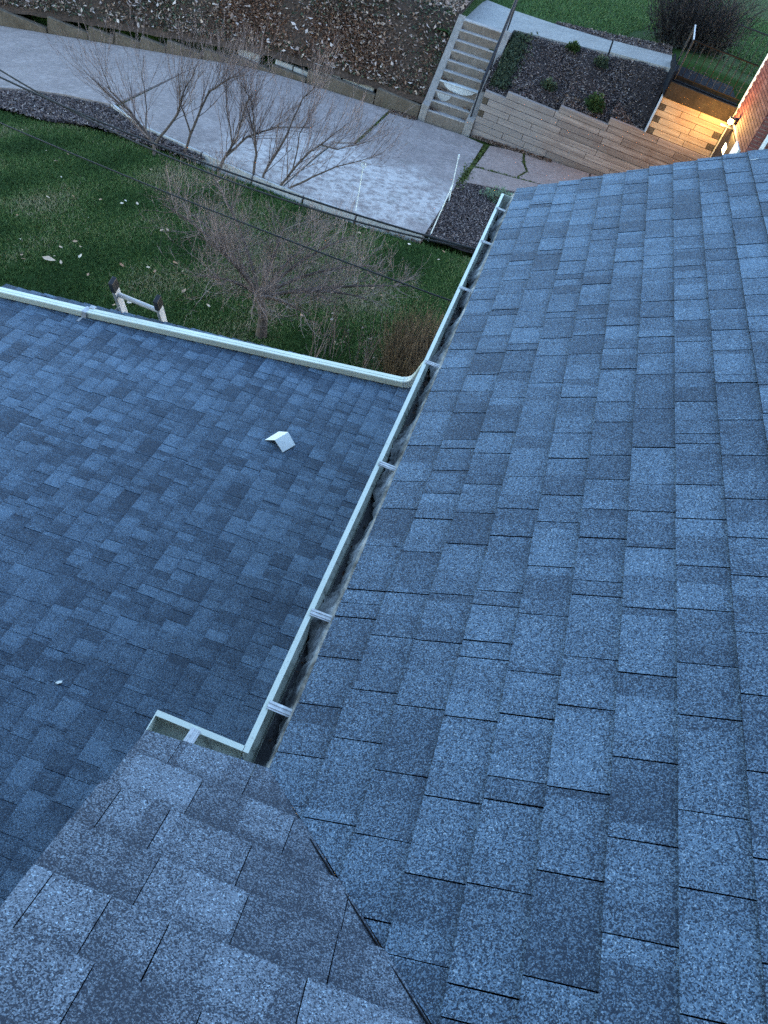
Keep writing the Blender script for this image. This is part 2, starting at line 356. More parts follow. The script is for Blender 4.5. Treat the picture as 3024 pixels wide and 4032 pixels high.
# driveway in separately poured slabs
drv = tag(drape('driveway', [(-16, 16.9)] + DRV_NEAR[1:] + [(-1.45, 18.2), (-1.2, 21.55), (-16, 21.55)], lambda x, y: hD(x) - .045, M_MOSS, .6), kind='structure')
drv['label'] = 'concrete driveway pad cracked into slabs with mossy joints'
def slab(poly, m, dz=0.0, res=.5, th=.11, parent=drv):
    o = drape('concrete_slab', poly, lambda x, y: hD(x) + dz, m, res)
    s = o.modifiers.new('depth', 'SOLIDIFY'); s.thickness = th; s.offset = -1
    par(o, parent); return o
slab([(-16, 16.95)] + DRV_NEAR[1:5] + [(-9.2, 21.52), (-16, 21.52)], M_DRIVE, .0)
slab([(-9.17, 16.8)] + DRV_NEAR[5:7] + [(-4.60, 15.05), (-4.58, 17.05), (-4.53, 18.15), (-4.13, 18.55), (-4.09, 19.9), (-4.07, 21.5), (-9.17, 21.52)], M_DRIVE, .012)
slab([(-4.56, 15.0)] + DRV_NEAR[8:] + [(-1.46, 18.15), (-1.41, 19.42), (-1.40, 21.2), (-2.0, 21.4), (-3.3, 21.45), (-4.0, 21.48), (-4.04, 19.9), (-4.06, 18.5), (-4.48, 18.1), (-4.53, 17.0)], M_DRIVE, -.004)
slab([(-1.29, 19.46), (-.60, 19.56), (-.22, 19.62), (-.26, 19.72), (-.10, 20.26), (-.26, 20.75), (-.33, 21.3), (-.35, 21.5), (-1.22, 21.25)], M_PAD, .0, .4)
slab([(-.18, 19.62), (1.4, 19.9), (1.45, 21.52), (-.30, 21.52), (-.27, 21.25), (-.2, 20.76), (-.04, 20.27), (-.2, 19.75)], M_PAD, .006, .4)
slab([(1.5, 19.9), (5.4, 20.4), (5.4, 21.52), (1.5, 21.52)], M_PAD, .01, .5)
slab([(-1.34, 18.28), (-.2, 18.7), (1.4, 19.3), (1.4, 19.85), (-.2, 19.56), (-1.30, 19.40)], M_PAD, .004, .4)
slab([(1.45, 19.3), (5.4, 19.9), (5.4, 20.34), (1.45, 19.86)], M_PAD, .0, .4)
# pale painted edging strip along the near side of the driveway
ed = MB()
for a, b in zip(DRV_NEAR[4:-1], DRV_NEAR[5:]):
    d = Vector((b[0] - a[0], b[1] - a[1])).normalized(); n_ = Vector((-d.y, d.x)) * .03; g_ = d * .02
    q = [Vector(a) + g_ - n_ * 2.4, Vector(b) - g_ - n_ * 2.4, Vector(b) - g_ - n_ * .2, Vector(a) + g_ - n_ * .2]
    ed.prism([tuple(p) for p in q], lambda x, y: hD(x) - .25, lambda x, y: hD(x) + .025)
tag(ed.build('driveway_edging', M_CAP, None, .01), 'pale low concrete edging strip between lawn and driveway', 'edging')

# ------------------------------------------------------------------ bank, kerb wall, steps, path
tag(grid('planted_bank', -30, -3.28, 21.68, 40, 150, 90, lambda x, y: bank_z(x, y) + (.05 * math.sin(2.1 * x + 1.3 * y) if y > 21.9 else 0), M_BANK, .02), kind='structure')
tag(grid('mulch_slope', -1.93, 2.285, 21.66, 24.6, 60, 50, lambda x, y: bed_z(x, y) + (.03 * math.sin(5 * x + 3 * y) if y > 21.9 else -.03), M_MULCH, .018), kind='structure')
def upper_z(x, y):
    e = path_far(min(6, max(-3.6, x))); return zpath(min(x, 3)) - .01 + .03 * max(0, y - e) if x > -3.2 else bank_top(x) - .01 + .03 * max(0, y - 26)
tag(grid('upper_lawn', -3.7, 30, 23.0, 60, 120, 100, lambda x, y: upper_z(x, y) - .06 - (.3 if x < -1.9 and y < 23.6 else 0) - (.5 if x >= -1.95 and y < path_near(x) + .35 else 0) - (.6 if x > 2.2 and y < 23.9 else 0), M_LAWN), kind='structure')
path = tag(link(bpy.data.objects.new('path', None)), kind='structure')
for poly in ([(-3.46, 25.1), (-3.25, 23.45), (-1.84, 23.45), (-1.83, 24.0), (-.66, 23.62), (.70, 23.36), (.72, 24.86), (-.98, 25.76), (-2.26, 26.62), (-3.15, 27.43)], [(.74, 23.35), (2.3, 22.8), (2.3, 24.3), (.76, 24.82)]):
    o = drape('concrete_slab', poly, lambda x, y: zpath(x) + .02 - (.02 if x < .73 else 0), M_PATH, .5)
    s = o.modifiers.new('depth', 'SOLIDIFY'); s.thickness = .15; s.offset = -1; par(o, path)
kerb = empty('retaining_wall', (-7, 21.6, -.4), 'low stepped concrete block retaining wall between driveway and leafy bank', 'retaining wall')
KB = [(-3.31, -4.53, .215), (-4.55, -5.94, .045), (-5.96, -6.46, -.02), (-6.48, -7.45, -.22), (-7.47, -8.61, -.30), (-8.63, -9.4, -.42), (-9.42, -10.44, -.58), (-10.46, -11.2, -.75), (-11.22, -11.98, -.91), (-12.0, -12.76, -1.03), (-12.78, -14.0, -1.2), (-14.02, -16, -1.5)]
for i, (xr, xl, zt) in enumerate(KB):
    dy = random.uniform(-.03, .03)
    MB().box(xl, xr, 21.58 + dy, 21.76 + dy, hD(xl) - .25, zt - (.09 if xr < -7.4 else .03)).build('concrete_block', M_KERB, kerb, .015)
for xl, xr, zb, zt, yy in ((-6.45, -6.08, -.03, .07, 21.80), (-6.05, -5.60, -.05, .05, 21.78), (-5.55, -5.12, .0, .11, 21.80), (-5.10, -4.66, -.01, .09, 21.80), (-7.44, -6.95, -.30, -.205, 21.79), (-6.92, -6.5, -.32, -.21, 21.80), (-8.5, -7.9, -.37, -.27, 21.79)):
    MB().box(xl, xr, yy, yy + .16, zb - .08, zt + .055).build('cap_block', M_CAP, kerb, .012)

st = empty('concrete_steps', (-2.6, 22.4, 0), 'steep narrow flight of worn concrete steps climbing from driveway to path', 'steps')
XL, XR, NS = -3.28, -1.84, 10
tilt = lambda x: .05 * (x - XL)
sy0, sy1, sz0, sz1 = 21.55, 23.46, -.02, 2.03
for i in range(NS):
    y0 = sy0 + (sy1 - sy0) * i / NS; z1 = sz0 + (sz1 - sz0) * (i + 1) / NS - .03; y1 = sy1 + .1
    mb = MB().prism([(XL + .18, y0), (XR - .2, y0 + .02), (XR - .2, y0 + .40), (XL + .18, y0 + .40)], lambda x, y: z1 - .42 + tilt(x), lambda x, y: z1 + tilt(x) - .03)
    s = mb.build('step', M_STEP, st, .012)
    MB().prism([(XL + .185, y0 - .006), (XR - .205, y0 + .014), (XR - .205, y0 + .24), (XL + .185, y0 + .24)], lambda x, y: z1 + tilt(x) - .0305, lambda x, y: z1 + tilt(x)).build('tread', M_TREAD if i != 3 else M_WHITEP, s, .008)
    if i in (2, 3):
        a0, a1, dd = ((XL + .30, XR - .27, .15), (XL + .24, XL + .62, .17))[3 - i]
        q = [(a0 + (a1 - a0) * k / 14, -dd * math.sin(math.pi * k / 14) ** .55 * (1 + .12 * math.sin(3.1 * k))) for k in range(15)]
        V = [(x, y0 - .0035 + .0002, z1 - .031 + tilt(x) + z) for x, z in q]; V += [(x, y - .0025, z) for x, y, z in V]
        MB().add(V, [tuple(range(15)), tuple(range(15, 30))[::-1]] + [(k, (k + 1) % 15, 15 + (k + 1) % 15, 15 + k) for k in range(15)]).build('paint_spill', M_WHITEP if i == 3 else M_CAP, s)
for x0, x1, dz in ((XL, XL + .19, .02), (XR - .21, XR, .06)):
    prof = [(21.52, -.4), (21.52, .25 + dz), (21.72, .30 + dz), (23.42, 2.05 + dz), (23.48, 1.2)]
    V = [(x0, y, z) for y, z in prof] + [(x1, y, z) for y, z in prof]; n = len(prof)
    MB().add(V, [tuple(range(n)), tuple(range(n, 2 * n))[::-1]] + [(i, (i + 1) % n, n + (i + 1) % n, n + i) for i in range(n)]).build('cheek_wall', M_CHEEK, st, .012)
hr = empty('handrail', (-1.98, 21.75, .35), 'black iron handrail of two bars running up beside the concrete steps', 'handrail')
hx = -1.98
MB().tube([(hx, 21.72, .30), (hx, 21.72, 1.20)], .022).build('post', M_IRON, hr)
MB().tube([(hx, 22.65, 1.25), (hx, 22.65, 2.16)], .022).build('post', M_IRON, hr)
MB().tube([(hx, 23.75, 2.05), (hx, 23.75, 3.25)], .022).build('post', M_IRON, hr)
MB().tube([(hx, 21.70, 1.20), (hx, 22.65, 2.17), (hx, 23.75, 3.26), (hx, 24.6, 3.5)], .034).build('top_rail', M_IRON, hr)
MB().tube([(hx, 21.73, .95), (hx, 22.66, 1.92), (hx, 23.75, 3.02)], .026).build('lower_rail', M_IRON, hr)

# ------------------------------------------------------------------ timber walls
def timber(parent, x0, x1, zb, h, y, m, name='timber'):
    d = random.uniform(-.009, .009)
    return MB().box(x0 + .005, x1 - .005, y + d, y + d + .15, zb + .005, zb + h - .005).build(name, m, parent, .005)
tw = empty('timber_wall', (0, 21.6, 0), 'long low retaining wall of weathered grey timbers stepping up beside the steps', 'timber wall')
H = .156; zt = 1.56; row = 0
while zt > -.1:
    zb = zt - H
    xs = -1.83 if zt < 1.10 else -1.28 if zt < 1.26 else .085 if zt < 1.42 else 1.355
    x = xs; first = True
    if row in (4, 6):
        timber(tw, x, x + .15, zb, H, 21.61, M_ENDG, 'deadman_end'); x += .15
    while x < 4.0:
        L = random.choice([1.22, 2.44, 2.44, 1.8, .62]) if not first else random.choice([.4, .8, 1.3, 2.0])
        e = min(4.0, x + L); e = 4.0 if 4.0 - e < .3 else e
        timber(tw, x, e, zb, H, 21.6, M_WOOD); x = e; first = False
    zt = zb; row += 1
lw = empty('timber_wall', (3, 21.62, 1.56), 'tall lamplit honey coloured timber wall under the porch slab', 'timber wall')
for r in range(6):
    zb = 1.563 + r * .14; x = 2.30
    if r in (0, 2, 4):
        timber(lw, x, x + .16, zb, .14, 21.635, M_ENDG, 'deadman_end'); x += .16
    xe = 3.985
    if r in (1, 3): timber(lw, 3.80, 3.985, zb, .14, 21.635, M_ENDG, 'deadman_end'); xe = 3.80
    mid = x + random.uniform(.25, .7) * (xe - x)
    if r == 4: mid = x + .42
    timber(lw, x, mid, zb, .14, 21.63, M_WOODL); timber(lw, mid, xe, zb, .14, 21.63, M_WOODL)
MB().box(2.262, 2.296, 21.59, 21.80, 1.56, 2.42).build('end_board', M_GREYB, lw, .004)

# ------------------------------------------------------------------ porch with railing
po = empty('porch', (3.1, 22.5, 2.4), 'small dark porch slab with an iron railing on top of the lamplit timber wall', 'porch')
MB().box(2.27, 3.985, 21.58, 23.6, 2.41, 2.765).build('slab', M_SLABF, po, .012)
MB().box(2.33, 3.98, 21.72, 23.58, 2.767, 2.785).build('deck', M_NAVY, po)
MB().box(2.262, 2.30, 21.56, 23.5, 2.45, 3.0).build('side_board', M_NAVY, po, .004)
MB().box(2.30, 3.98, 21.80, 21.83, 2.80, 2.875).build('base_board', M_NAVY, po, .003)
MB().tube([(2.40, 21.76, 2.89), (3.98, 21.76, 2.89)], .016).build('bottom_rail', M_WARMIRON, po)
MB().tube([(2.36, 21.76, 3.65), (3.98, 21.76, 3.65)], .018).build('top_rail', M_WARMIRON, po)
MB().tube([(2.36, 21.78, 3.65), (2.40, 23.3, 3.72)], .020).build('side_rail', M_GREYB, po)
MB().tube([(2.36, 21.76, 2.75), (2.36, 21.76, 3.65)], .022).build('post', M_IRON, po)
MB().tube([(2.40, 23.3, 2.75), (2.40, 23.3, 3.74)], .022).build('post', M_IRON, po)
plainb = MB().tube([(0, 0, 2.89), (0, 0, 3.65)], .009, 6).mesh('baluster')
fan = MB().tube([(0, 0, 2.89), (0, 0, 3.65)], .007, 6)
for z in (3.02, 3.14, 3.27, 3.40): fan.tube([(0, 0, z - .025), (0, 0, z), (0, 0, z + .025)], [.006, .02, .006], 6)
for sx in (-1, 1):
    fan.tube([(0, 0, 3.08)] + [(sx * (.045 - .045 * math.cos(a)), 0, 3.10 + .05 * math.sin(a)) for a in np.linspace(0, 5.2, 10)], .005, 5)
fanm = fan.mesh('baluster')
for i in range(10):
    o = mobj('baluster', plainb if i % 2 == 0 else fanm, M_WARMIRON if i % 2 == 0 else M_IRON); o.location = (2.50 + .152 * i, 21.76, 0); o.parent = po
    o.matrix_parent_inverse = Matrix.Translation(po.location).inverted()
br = empty('iron_railing', (3.8, 23.9, 2.8), 'thin black iron railing behind the porch beside the brick house', 'railing')
MB().tube([(3.35, 23.55, 4.02), (4.9, 23.55, 4.05)], .016).build('top_rail', M_IRON, br)
for i in range(9): MB().tube([(3.38 + .17 * i, 23.55, 3.0), (3.38 + .17 * i, 23.55, 4.02)], .008, 5).build('baluster', M_IRON, br)

# ------------------------------------------------------------------ neighbouring brick house with door and lamp
nb = empty('brick_house', (6, 20, .2), 'red brick house at the end of the timber walls with dark side door', 'house')
MB().box(4.03, 9.0, 18.44, 21.55, -.3, 6.5).build('wall', M_MORTAR, nb)
bu = MB().box(0, .2, -.012, .04, 0, .062).mesh('brick'); bs = MB().box(-.012, .04, 0, .2, 0, .062).mesh('brick')
ds, dw = (19.62, 21.42, 2.48), (18.95, 19.60, 2.56)
stuffm = MB(); nbr = 0
for r in range(0, 62):
    z = .25 + r * .075
    for k in range(15):                                     # side wall, facing left
        y = 18.44 + k * .212 + (.106 if r % 2 else 0)
        if y + .2 > 21.58: continue
        if z < ds[2] + .05 and y + .2 > dw[0] and y < ds[1]: continue
        if 1.6 < z < 4.2 and nbr < 300:
            o = mobj('brick', bs, M_BRICK); o.location = (4.0 + .012, y, z); o.parent = nb; o.matrix_parent_inverse = Matrix.Translation(nb.location).inverted(); nbr += 1
        else: stuffm.box(4.0, 4.05, y, y + .2, z, z + .062)
    for k in range(23):                                     # front wall, facing us
        x = 4.03 + k * .212 + (.106 if r % 2 else 0)
        stuffm.box(x, x + .2, 18.43, 18.48, z, z + .062)
for r in range(1, 62, 2):
    z = .25 + r * .075; stuffm.box(4.0, 4.128, 18.43, 18.48, z, z + .062); stuffm.box(4.0, 4.05, 18.484, 18.536, z, z + .062)
tag(stuffm.build('brick', M_BRICK, nb), kind='stuff')
dr = MB().box(3.985, 4.06, ds[0] + .05, ds[1] - .03, .2, ds[2]).build('door', M_DOOR, nb, .006)
MB().box(3.975, 3.988, 20.24, 20.62, 2.06, 2.22).build('window', M_LITWIN, dr, .004)
MB().box(3.97, 4.06, dw[0], dw[1], .2, dw[2]).build('door_frame', M_WHITET, nb, .006)
MB().box(4.22, 4.29, 18.33, 18.42, .2, 6.2).build('downspout', M_WHITET, nb, .01)
MB().tube([(4.06, 21.75, .5), (4.06, 21.75, 6.2)], .045, 8).build('downspout', M_WHITET, nb)
MB().box(3.99, 9.2, 18.2, 21.8, 6.5, 6.62).build('roof', M_DECK, nb)
la = empty('wall_lamp', (3.94, 20.75, 2.62), 'glowing warm wall lamp above the dark side door', 'lamp')
MB().box(3.93, 3.995, 20.71, 20.79, 2.60, 2.74).build('bracket', M_IRON, la, .005)
MB().box(3.80, 3.99, 20.68, 20.82, 2.69, 2.71).build('hood', M_IRON, la, .004)
MB().box(3.68, 3.99, 20.63, 20.84, 2.50, 2.512).build('light_shield', M_IRON, la, .003)  # plate added under the bulb to keep its light off the door
sp = bmesh.new(); bmesh.ops.create_uvsphere(sp, u_segments=16, v_segments=10, radius=.06); me = bpy.data.meshes.new('bulb'); sp.to_mesh(me); sp.free()
o = mobj('bulb', me, M_LAMP); o.location = (3.86, 20.75, 2.62); o.parent = la; o.matrix_parent_inverse = Matrix.Translation(la.location).inverted()
ld = bpy.data.lights.new('lamp_light', 'POINT'); ld.energy = 22; ld.color = (1.0, .56, .16); ld.shadow_soft_size = .06
lo = link(bpy.data.objects.new('lamp_light', ld)); lo.location = (3.70, 20.75, 2.60); par(lo, la)

# ------------------------------------------------------------------ our house: roofs
TH = math.radians(30.3); TAN = math.tan(TH); ZE = 4.866; XE, YE = -.036, .932; YR = 5.437; XRIDGE = 3.2
hs = empty('house', (2, 2, -.3), 'two storey house with steep grey blue shingled roof and white gutter in front of us', 'house')
def rz(x): return ZE + (x - XE) * TAN
def rz2(y): return ZE + (YE - y) * TAN
DZ = -.012
zr = rz(XRIDGE); YV = YE - (XRIDGE - XE); XK = -.372
roofA = MB().add([(XE + .02, YE, ZE + DZ), (XE + .02, YR - .01, ZE + DZ), (XRIDGE, YR - .01, zr + DZ), (XRIDGE, YV, zr + DZ)], [(0, 3, 2, 1)]).build('roof', M_DECK, hs)
roofA['label'] = 'right hand roof slope running along the long gutter'
roofB = MB().add([(XK + .01, YE - .055, ZE + DZ + .02), (XE, YE - .02, ZE + DZ), (XRIDGE, YV, zr + DZ), (XK + .01, YV, zr + DZ)], [(0, 1, 2, 3)]).build('roof', M_DECK, hs)
roofB['label'] = 'short near roof slope below us ending in a bare rake edge'
MB().add([(XRIDGE, YR - .01, zr + DZ), (XRIDGE, -1.0, zr + DZ), (6.5, -1.0, ZE), (6.5, YR - .01, ZE)], [(0, 1, 2, 3)]).build('back_roof', M_SH_A2, hs)
MB().box(-9.5, 6.6, -9, -1.05, -.6, 11.0).build('shade_block', M_SHADE_BLOCK, hs)  # unseen invented block behind the camera, added to shade the near roofs
MB().prism([(-9.8, -9.3), (6.9, -9.3), (6.9, -.75), (-9.8, -.75)], 11.0, 11.15).build('shade_block_top', M_DECK, hs)  # cap slab of the added shading block, also out of view
# walls
G0 = -.6
MB().box(.32, 6.2, -1.0, 5.20, G0, 4.62).build('wall', M_SIDING, hs)
MB().add([(.32, 5.205, 4.6), (6.2, 5.205, 4.6), (XRIDGE, 5.205, zr - .12), (.32, 5.15, 4.6), (6.2, 5.15, 4.6), (XRIDGE, 5.15, zr - .12)], [(0, 1, 2), (3, 5, 4), (0, 2, 5, 3), (1, 4, 5, 2), (0, 3, 4, 1)]).build('gable', M_SIDING, hs)
MB().box(-.22, .30, -1.0, .62, G0, 4.60).build('wall', M_SIDING, hs)
MB().add([(-.225, .60, 4.6), (-.225, -1.0, 4.6), (-.225, -1.0, rz2(-1.0) - .15), (-.225, .60, rz2(.60) - .15), (-.17, .60, 4.6), (-.17, -1.0, 4.6), (-.17, -1.0, rz2(-1.0) - .15), (-.17, .60, rz2(.60) - .15)], [(0, 3, 2, 1), (4, 5, 6, 7), (0, 4, 7, 3), (3, 7, 6, 2), (1, 2, 6, 5), (0, 1, 5, 4)]).build('gable', M_SIDING, hs)
# fascia, soffit, rake boards
MB().box(.004, .024, .66, 5.42, ZE - .17, ZE - .012).build('fascia', M_WHITET, hs)
MB().box(.026, .33, .66, 5.20, ZE - .168, ZE - .155).build('soffit', M_WHITET, hs)
MB().box(-.36, .002, .872, .892, ZE - .17, ZE - .012).build('fascia', M_WHITET, hs)
MB().box(-.355, .02, .61, .870, ZE - .168, ZE - .155).build('soffit', M_WHITET, hs)
MB().add([(XE + .04, 5.40, ZE - .17), (XE + .04, 5.40, ZE - .02), (XRIDGE, 5.40, zr - .02), (XRIDGE, 5.40, zr - .17), (XE + .04, 5.425, ZE - .17), (XE + .04, 5.425, ZE - .02), (XRIDGE, 5.425, zr - .02), (XRIDGE, 5.425, zr - .17)],
         [(0, 1, 2, 3), (7, 6, 5, 4), (0, 4, 5, 1), (1, 5, 6, 2), (2, 6, 7, 3), (3, 7, 4, 0)]).build('rake_board', M_WHITET, hs)
MB().add([(-.35, .86, ZE - .16), (-.35, .86, ZE - .01), (-.35, YV, zr - .02), (-.35, YV, zr - .17), (-.33, .86, ZE - .16), (-.33, .86, ZE - .01), (-.33, YV, zr - .02), (-.33, YV, zr - .17)],
         [(0, 1, 2, 3), (7, 6, 5, 4), (0, 4, 5, 1), (1, 5, 6, 2), (2, 6, 7, 3), (3, 7, 4, 0)]).build('rake_board', M_WHITET, hs)

# ---- shingles
def clip(poly, hp):
    for (a, b, c) in hp:                                    # keep a*u + b*v <= c
        out = []; n = len(poly)
        for i in range(n):
            p, q = poly[i], poly[(i + 1) % n]; fp, fq = a * p[0] + b * p[1] - c, a * q[0] + b * q[1] - c
            if fp <= 0: out.append(p)
            if (fp < 0 < fq) or (fq < 0 < fp): t = fp / (fp - fq); out.append((p[0] + (q[0] - p[0]) * t, p[1] + (q[1] - p[1]) * t))
        poly = out
        if len(poly) < 3: return []
    return poly
AXn = np.array(AX)
def in_frame(p, mg=.02):
    c = AXn.T @ (np.array(p) - np.array([0, 0, CAMZ]))
    if c[2] < .1: return False
    x, y = c[0] / c[2] * 3028 / 3024, c[1] / c[2] * 3028 / 4032
    return abs(x) < .5 + mg and abs(y) < .5 + mg
def lay(roof, org, ux, vx, nz, e, ncourse, vspan, hp, widths, m_obj, m_stuff, limit, gap=.0050, gp=.97, rag=.006):
    """courses run along vx, climb along ux; every tab is a wedge whose butt edge stands proud of the course below"""
    org, ux, vx, nz = map(np.array, (org, ux, vx, nz)); items = []; cache = {}
    for i in range(ncourse):
        u0, u1 = i * e, (i + 1) * e; v = vspan[0] - random.uniform(0, .3)
        while v < vspan[1]:
            wd = random.choice(widths); g = gap * (.62 + .14 * max(0, v)) * random.choice([.85, 1, 1, 1.1]) if random.random() < gp else .0004
            hi = random.choice([0, 0, .0016]); b = [.0, random.uniform(-.0025, .0025)][random.random() < .3]
            v1 = v + wd
            q0 = [(u0 + b, v), (u1 + .004, v), (u1 + .004, v1 - g), (u0 + b, v1 - g)]
            q = clip(q0, hp(i))
            if q: items.append((i, q, hi, q == q0, wd, g))
            v = v1
    def hgt(u, i, hi): s = (u - i * e) / e; return (.0105 + hi) * (1 - s) + (.0014 + hi * .6) * s
    def solid(q, i, hi, o):
        n = len(q); c = [org + ux * u + vx * v for u, v in q]
        top = [p + nz * hgt(u, i, hi) for p, (u, v) in zip(c, q)]; bot = [p + nz * (-.004) for p in c]
        V = [tuple(p - o) for p in bot + top]
        return V, [tuple(range(n, 2 * n))] + [(k, (k + 1) % n, n + (k + 1) % n, n + k) for k in range(n)]
    vis, rest = [], []
    for it in items:
        uc, vc = np.mean([p[0] for p in it[1]]), np.mean([p[1] for p in it[1]]); ctr = org + ux * uc + vx * vc
        fr = any(in_frame(org + ux * u + vx * v, .0) for u, v in it[1])
        (vis if fr else rest).append((np.linalg.norm(ctr - np.array([0, 0, CAMZ])), it, ctr))
    vis.sort(key=lambda t: t[0]); rest += vis[limit:]; vis = vis[:limit]
    for d, (i, q, hi, full, wd, g), ctr in vis:
        o = np.array(org + ux * q[0][0] + vx * q[0][1]); key = (round(wd, 3), hi, g, round(q[0][0] - i * e, 4)) if full else None
        me = cache.get(key) if key else None
        if me is None:
            if full:
                V, F = solid(q, i, hi, o)
            else: V, F = solid(q, i, hi, o)
            me = bpy.data.meshes.new('shingle'); me.from_pydata(V, [], F); me.materials.append(m_obj); me.materials.append(M_DECK); me.polygons.foreach_set('material_index', [0] + [1] * (len(F) - 1))
            bm = bmesh.new(); bm.from_mesh(me); bmesh.ops.recalc_face_normals(bm, faces=bm.faces)
            bm.normal_update()
            top = max(bm.faces, key=lambda f: abs(f.normal.dot(Vector(nz))) * f.calc_area())
            if top.normal.dot(Vector(nz)) < 0: bmesh.ops.reverse_faces(bm, faces=bm.faces)
            bm.to_mesh(me); bm.free()
            if key: cache[key] = me
        ob = link(bpy.data.objects.new('shingle', me)); ob.location = o; ob.parent = roof; ob.rotation_mode = 'QUATERNION'; ob.rotation_quaternion = Quaternion(Vector(nz), random.uniform(-.006, .006))
    if rest:
        V, F, T, MI = [], [], [], []
        for d, (i, q, hi, full, wd, g), ctr in rest:
            v_, f_ = solid(q, i, hi, np.zeros(3)); b = len(V); V += v_; F += [tuple(k + b for k in f) for f in f_]; T += [random.random()] * len(f_); MI += [0] + [1] * (len(f_) - 1)
        me = bpy.data.meshes.new('shingle'); me.from_pydata(V, [], F); a = me.attributes.new('tone', 'FLOAT', 'FACE'); a.data.foreach_set('value', T); me.materials.append(m_stuff); me.materials.append(M_DECK); me.polygons.foreach_set('material_index', MI)
        bm = bmesh.new(); bm.from_mesh(me); bmesh.ops.recalc_face_normals(bm, faces=bm.faces); bm.to_mesh(me); bm.free()
        o = link(bpy.data.objects.new('shingle', me)); o.parent = roof; o['kind'] = 'stuff'
    return len(vis), len(rest)
ct, sn = math.cos(TH), math.sin(TH)
# main slope: u climbs towards +x, v runs along +y
WA = [.06, .14, .16, .17, .18, .19, .20, .21, .23, .25]
def hpA(i):
    r = random.uniform(-.006, .004)
    # valley x + y >= .895 - .055 * clamp  ->  -(ct*u) - v <= XE - .875...
    return [(-ct, -1, -(YE + .0035)), (0, 1, YR + r)]
print('main', lay(roofA, (XE, 0, ZE), (ct, 0, sn), (0, 1, 0), (-sn, 0, ct), .1427, 26, (-2.4, 5.5), hpA, WA, M_SH_A, M_SH_A2, 232))
# near slope: u climbs towards -y, v runs along +x
def hpB(i):
    r = random.uniform(-.007, .007)
    # x <= XE + (YE - y) + small overlap under the cut valley
    return [(-ct, 1, XE - .0035), (0, -1, -(XK + r)), (-1, -.104 / ct, .104 * .036 / ct + random.uniform(-.002, .002))]
print('near', lay(roofB, (0, YE, ZE), (0, -ct, sn), (1, 0, 0), (0, sn, ct), .1427, 26, (-.6, 3.3), hpB, [.12, .16, .2, .2, .24, .28], M_SH_B, M_SH_B2, 66, .0034, .92))
# dark cut edge of the valley
vb = MB(); p0, p1 = Vector((.125, YE - .164, rz(.125))), Vector((.75, YE - .789, rz(.75)))
vb.sweep([tuple(p0 + Vector((-.010, 0, .0065))), tuple(p0.lerp(p1, .5) + Vector((-.008, 0, .0065))), tuple(p1 + Vector((-.006, 0, .0065)))], [(-.0013, -.012), (.0013, -.012), (.0013, .0046), (-.0013, .0046)])
vb.build('valley_cut', M_DECK, roofA)

# ------------------------------------------------------------------ gutters
def gutter(name, path, nrm, ends):
    """path: lip line from a to b (lip height); nrm: horizontal direction from lip towards the house"""
    a, b = Vector(path[0]), Vector(path[1]); nr = Vector(nrm)
    prof = [(.0, -.022), (.0, 0), (.017, 0), (.017, -.004), (.0025, -.005), (.0025, -.021), (.013, -.045), (.03, -.064), (.035, -.088), (.112, -.088), (.112, .002), (.114, .002), (.114, -.0905), (.0325, -.0905), (.0275, -.066), (.0105, -.047)]
    V = [tuple(p + nr * x + Vector((0, 0, z))) for p in (a, b) for x, z in prof]; n = len(prof)
    g = MB().add(V, [(k, (k + 1) % n, n + (k + 1) % n, n + k) for k in range(n)]).build(name, M_ALU, hs)
    g.data.materials.append(M_GIN)
    for p in g.data.polygons:
        if p.index in range(4, 10): p.material_index = 1
    d = (b - a).normalized()
    for e, s in ends:
        p = a if e == 0 else b; q = [(0, 0), (.114, .002), (.114, -.0905), (.0325, -.0905), (.0105, -.047), (0, -.022)]
        W = [tuple(p + nr * x + Vector((0, 0, z)) + d * t) for t in (0, s * .003) for x, z in q]; k = len(q)
        MB().add(W, [tuple(range(k)), tuple(range(k, 2 * k))[::-1]] + [(i, (i + 1) % k, k + (i + 1) % k, k + i) for i in range(k)]).build('end_cap', M_ALU, g)
    return g
LZ = 4.846
gm = gutter('gutter', [(-.127, .968, LZ), (-.122, 5.33, LZ)], (1, 0, 0), [(1, 1)])
gm['label'] = 'long white gutter along the right hand roof, full of black sludge'
gn = gutter('gutter', [(-.378, .985, LZ), (-.1255, .985, LZ)], (0, -1, 0), [(0, -1)])
MB().box(-.126, -.014, .872, .967, LZ - .0905, LZ - .088).build('corner_floor', M_GIN, gm)
gn['label'] = 'short stub of tarnished gutter below the near roof edge'
strap = MB()
strap.box(0, .104, -.014, .014, -.002, 0).box(0, .104, -.0085, -.0045, 0, .0022).box(0, .104, .0045, .0085, 0, .0022)
sm = strap.mesh('hanger_strap'); sm.materials.append(plain('galvanised_strap', (.48, .50, .50), .55, .3, .2, .3, 40))
for y in (1.125, 1.483, 2.265, 3.055, 3.86, 4.50, 5.06):
    o = link(bpy.data.objects.new('hanger_strap', sm)); o.location = (-.116, y + random.uniform(-.006, .006), LZ + .0045); o.rotation_euler = (0, 0, random.uniform(-.06, .06)); o.parent = gm
o = link(bpy.data.objects.new('hanger_strap', sm)); o.location = (-.262, .974, LZ + .0045); o.rotation_euler = (0, 0, -math.pi / 2 - .1); o.parent = gn
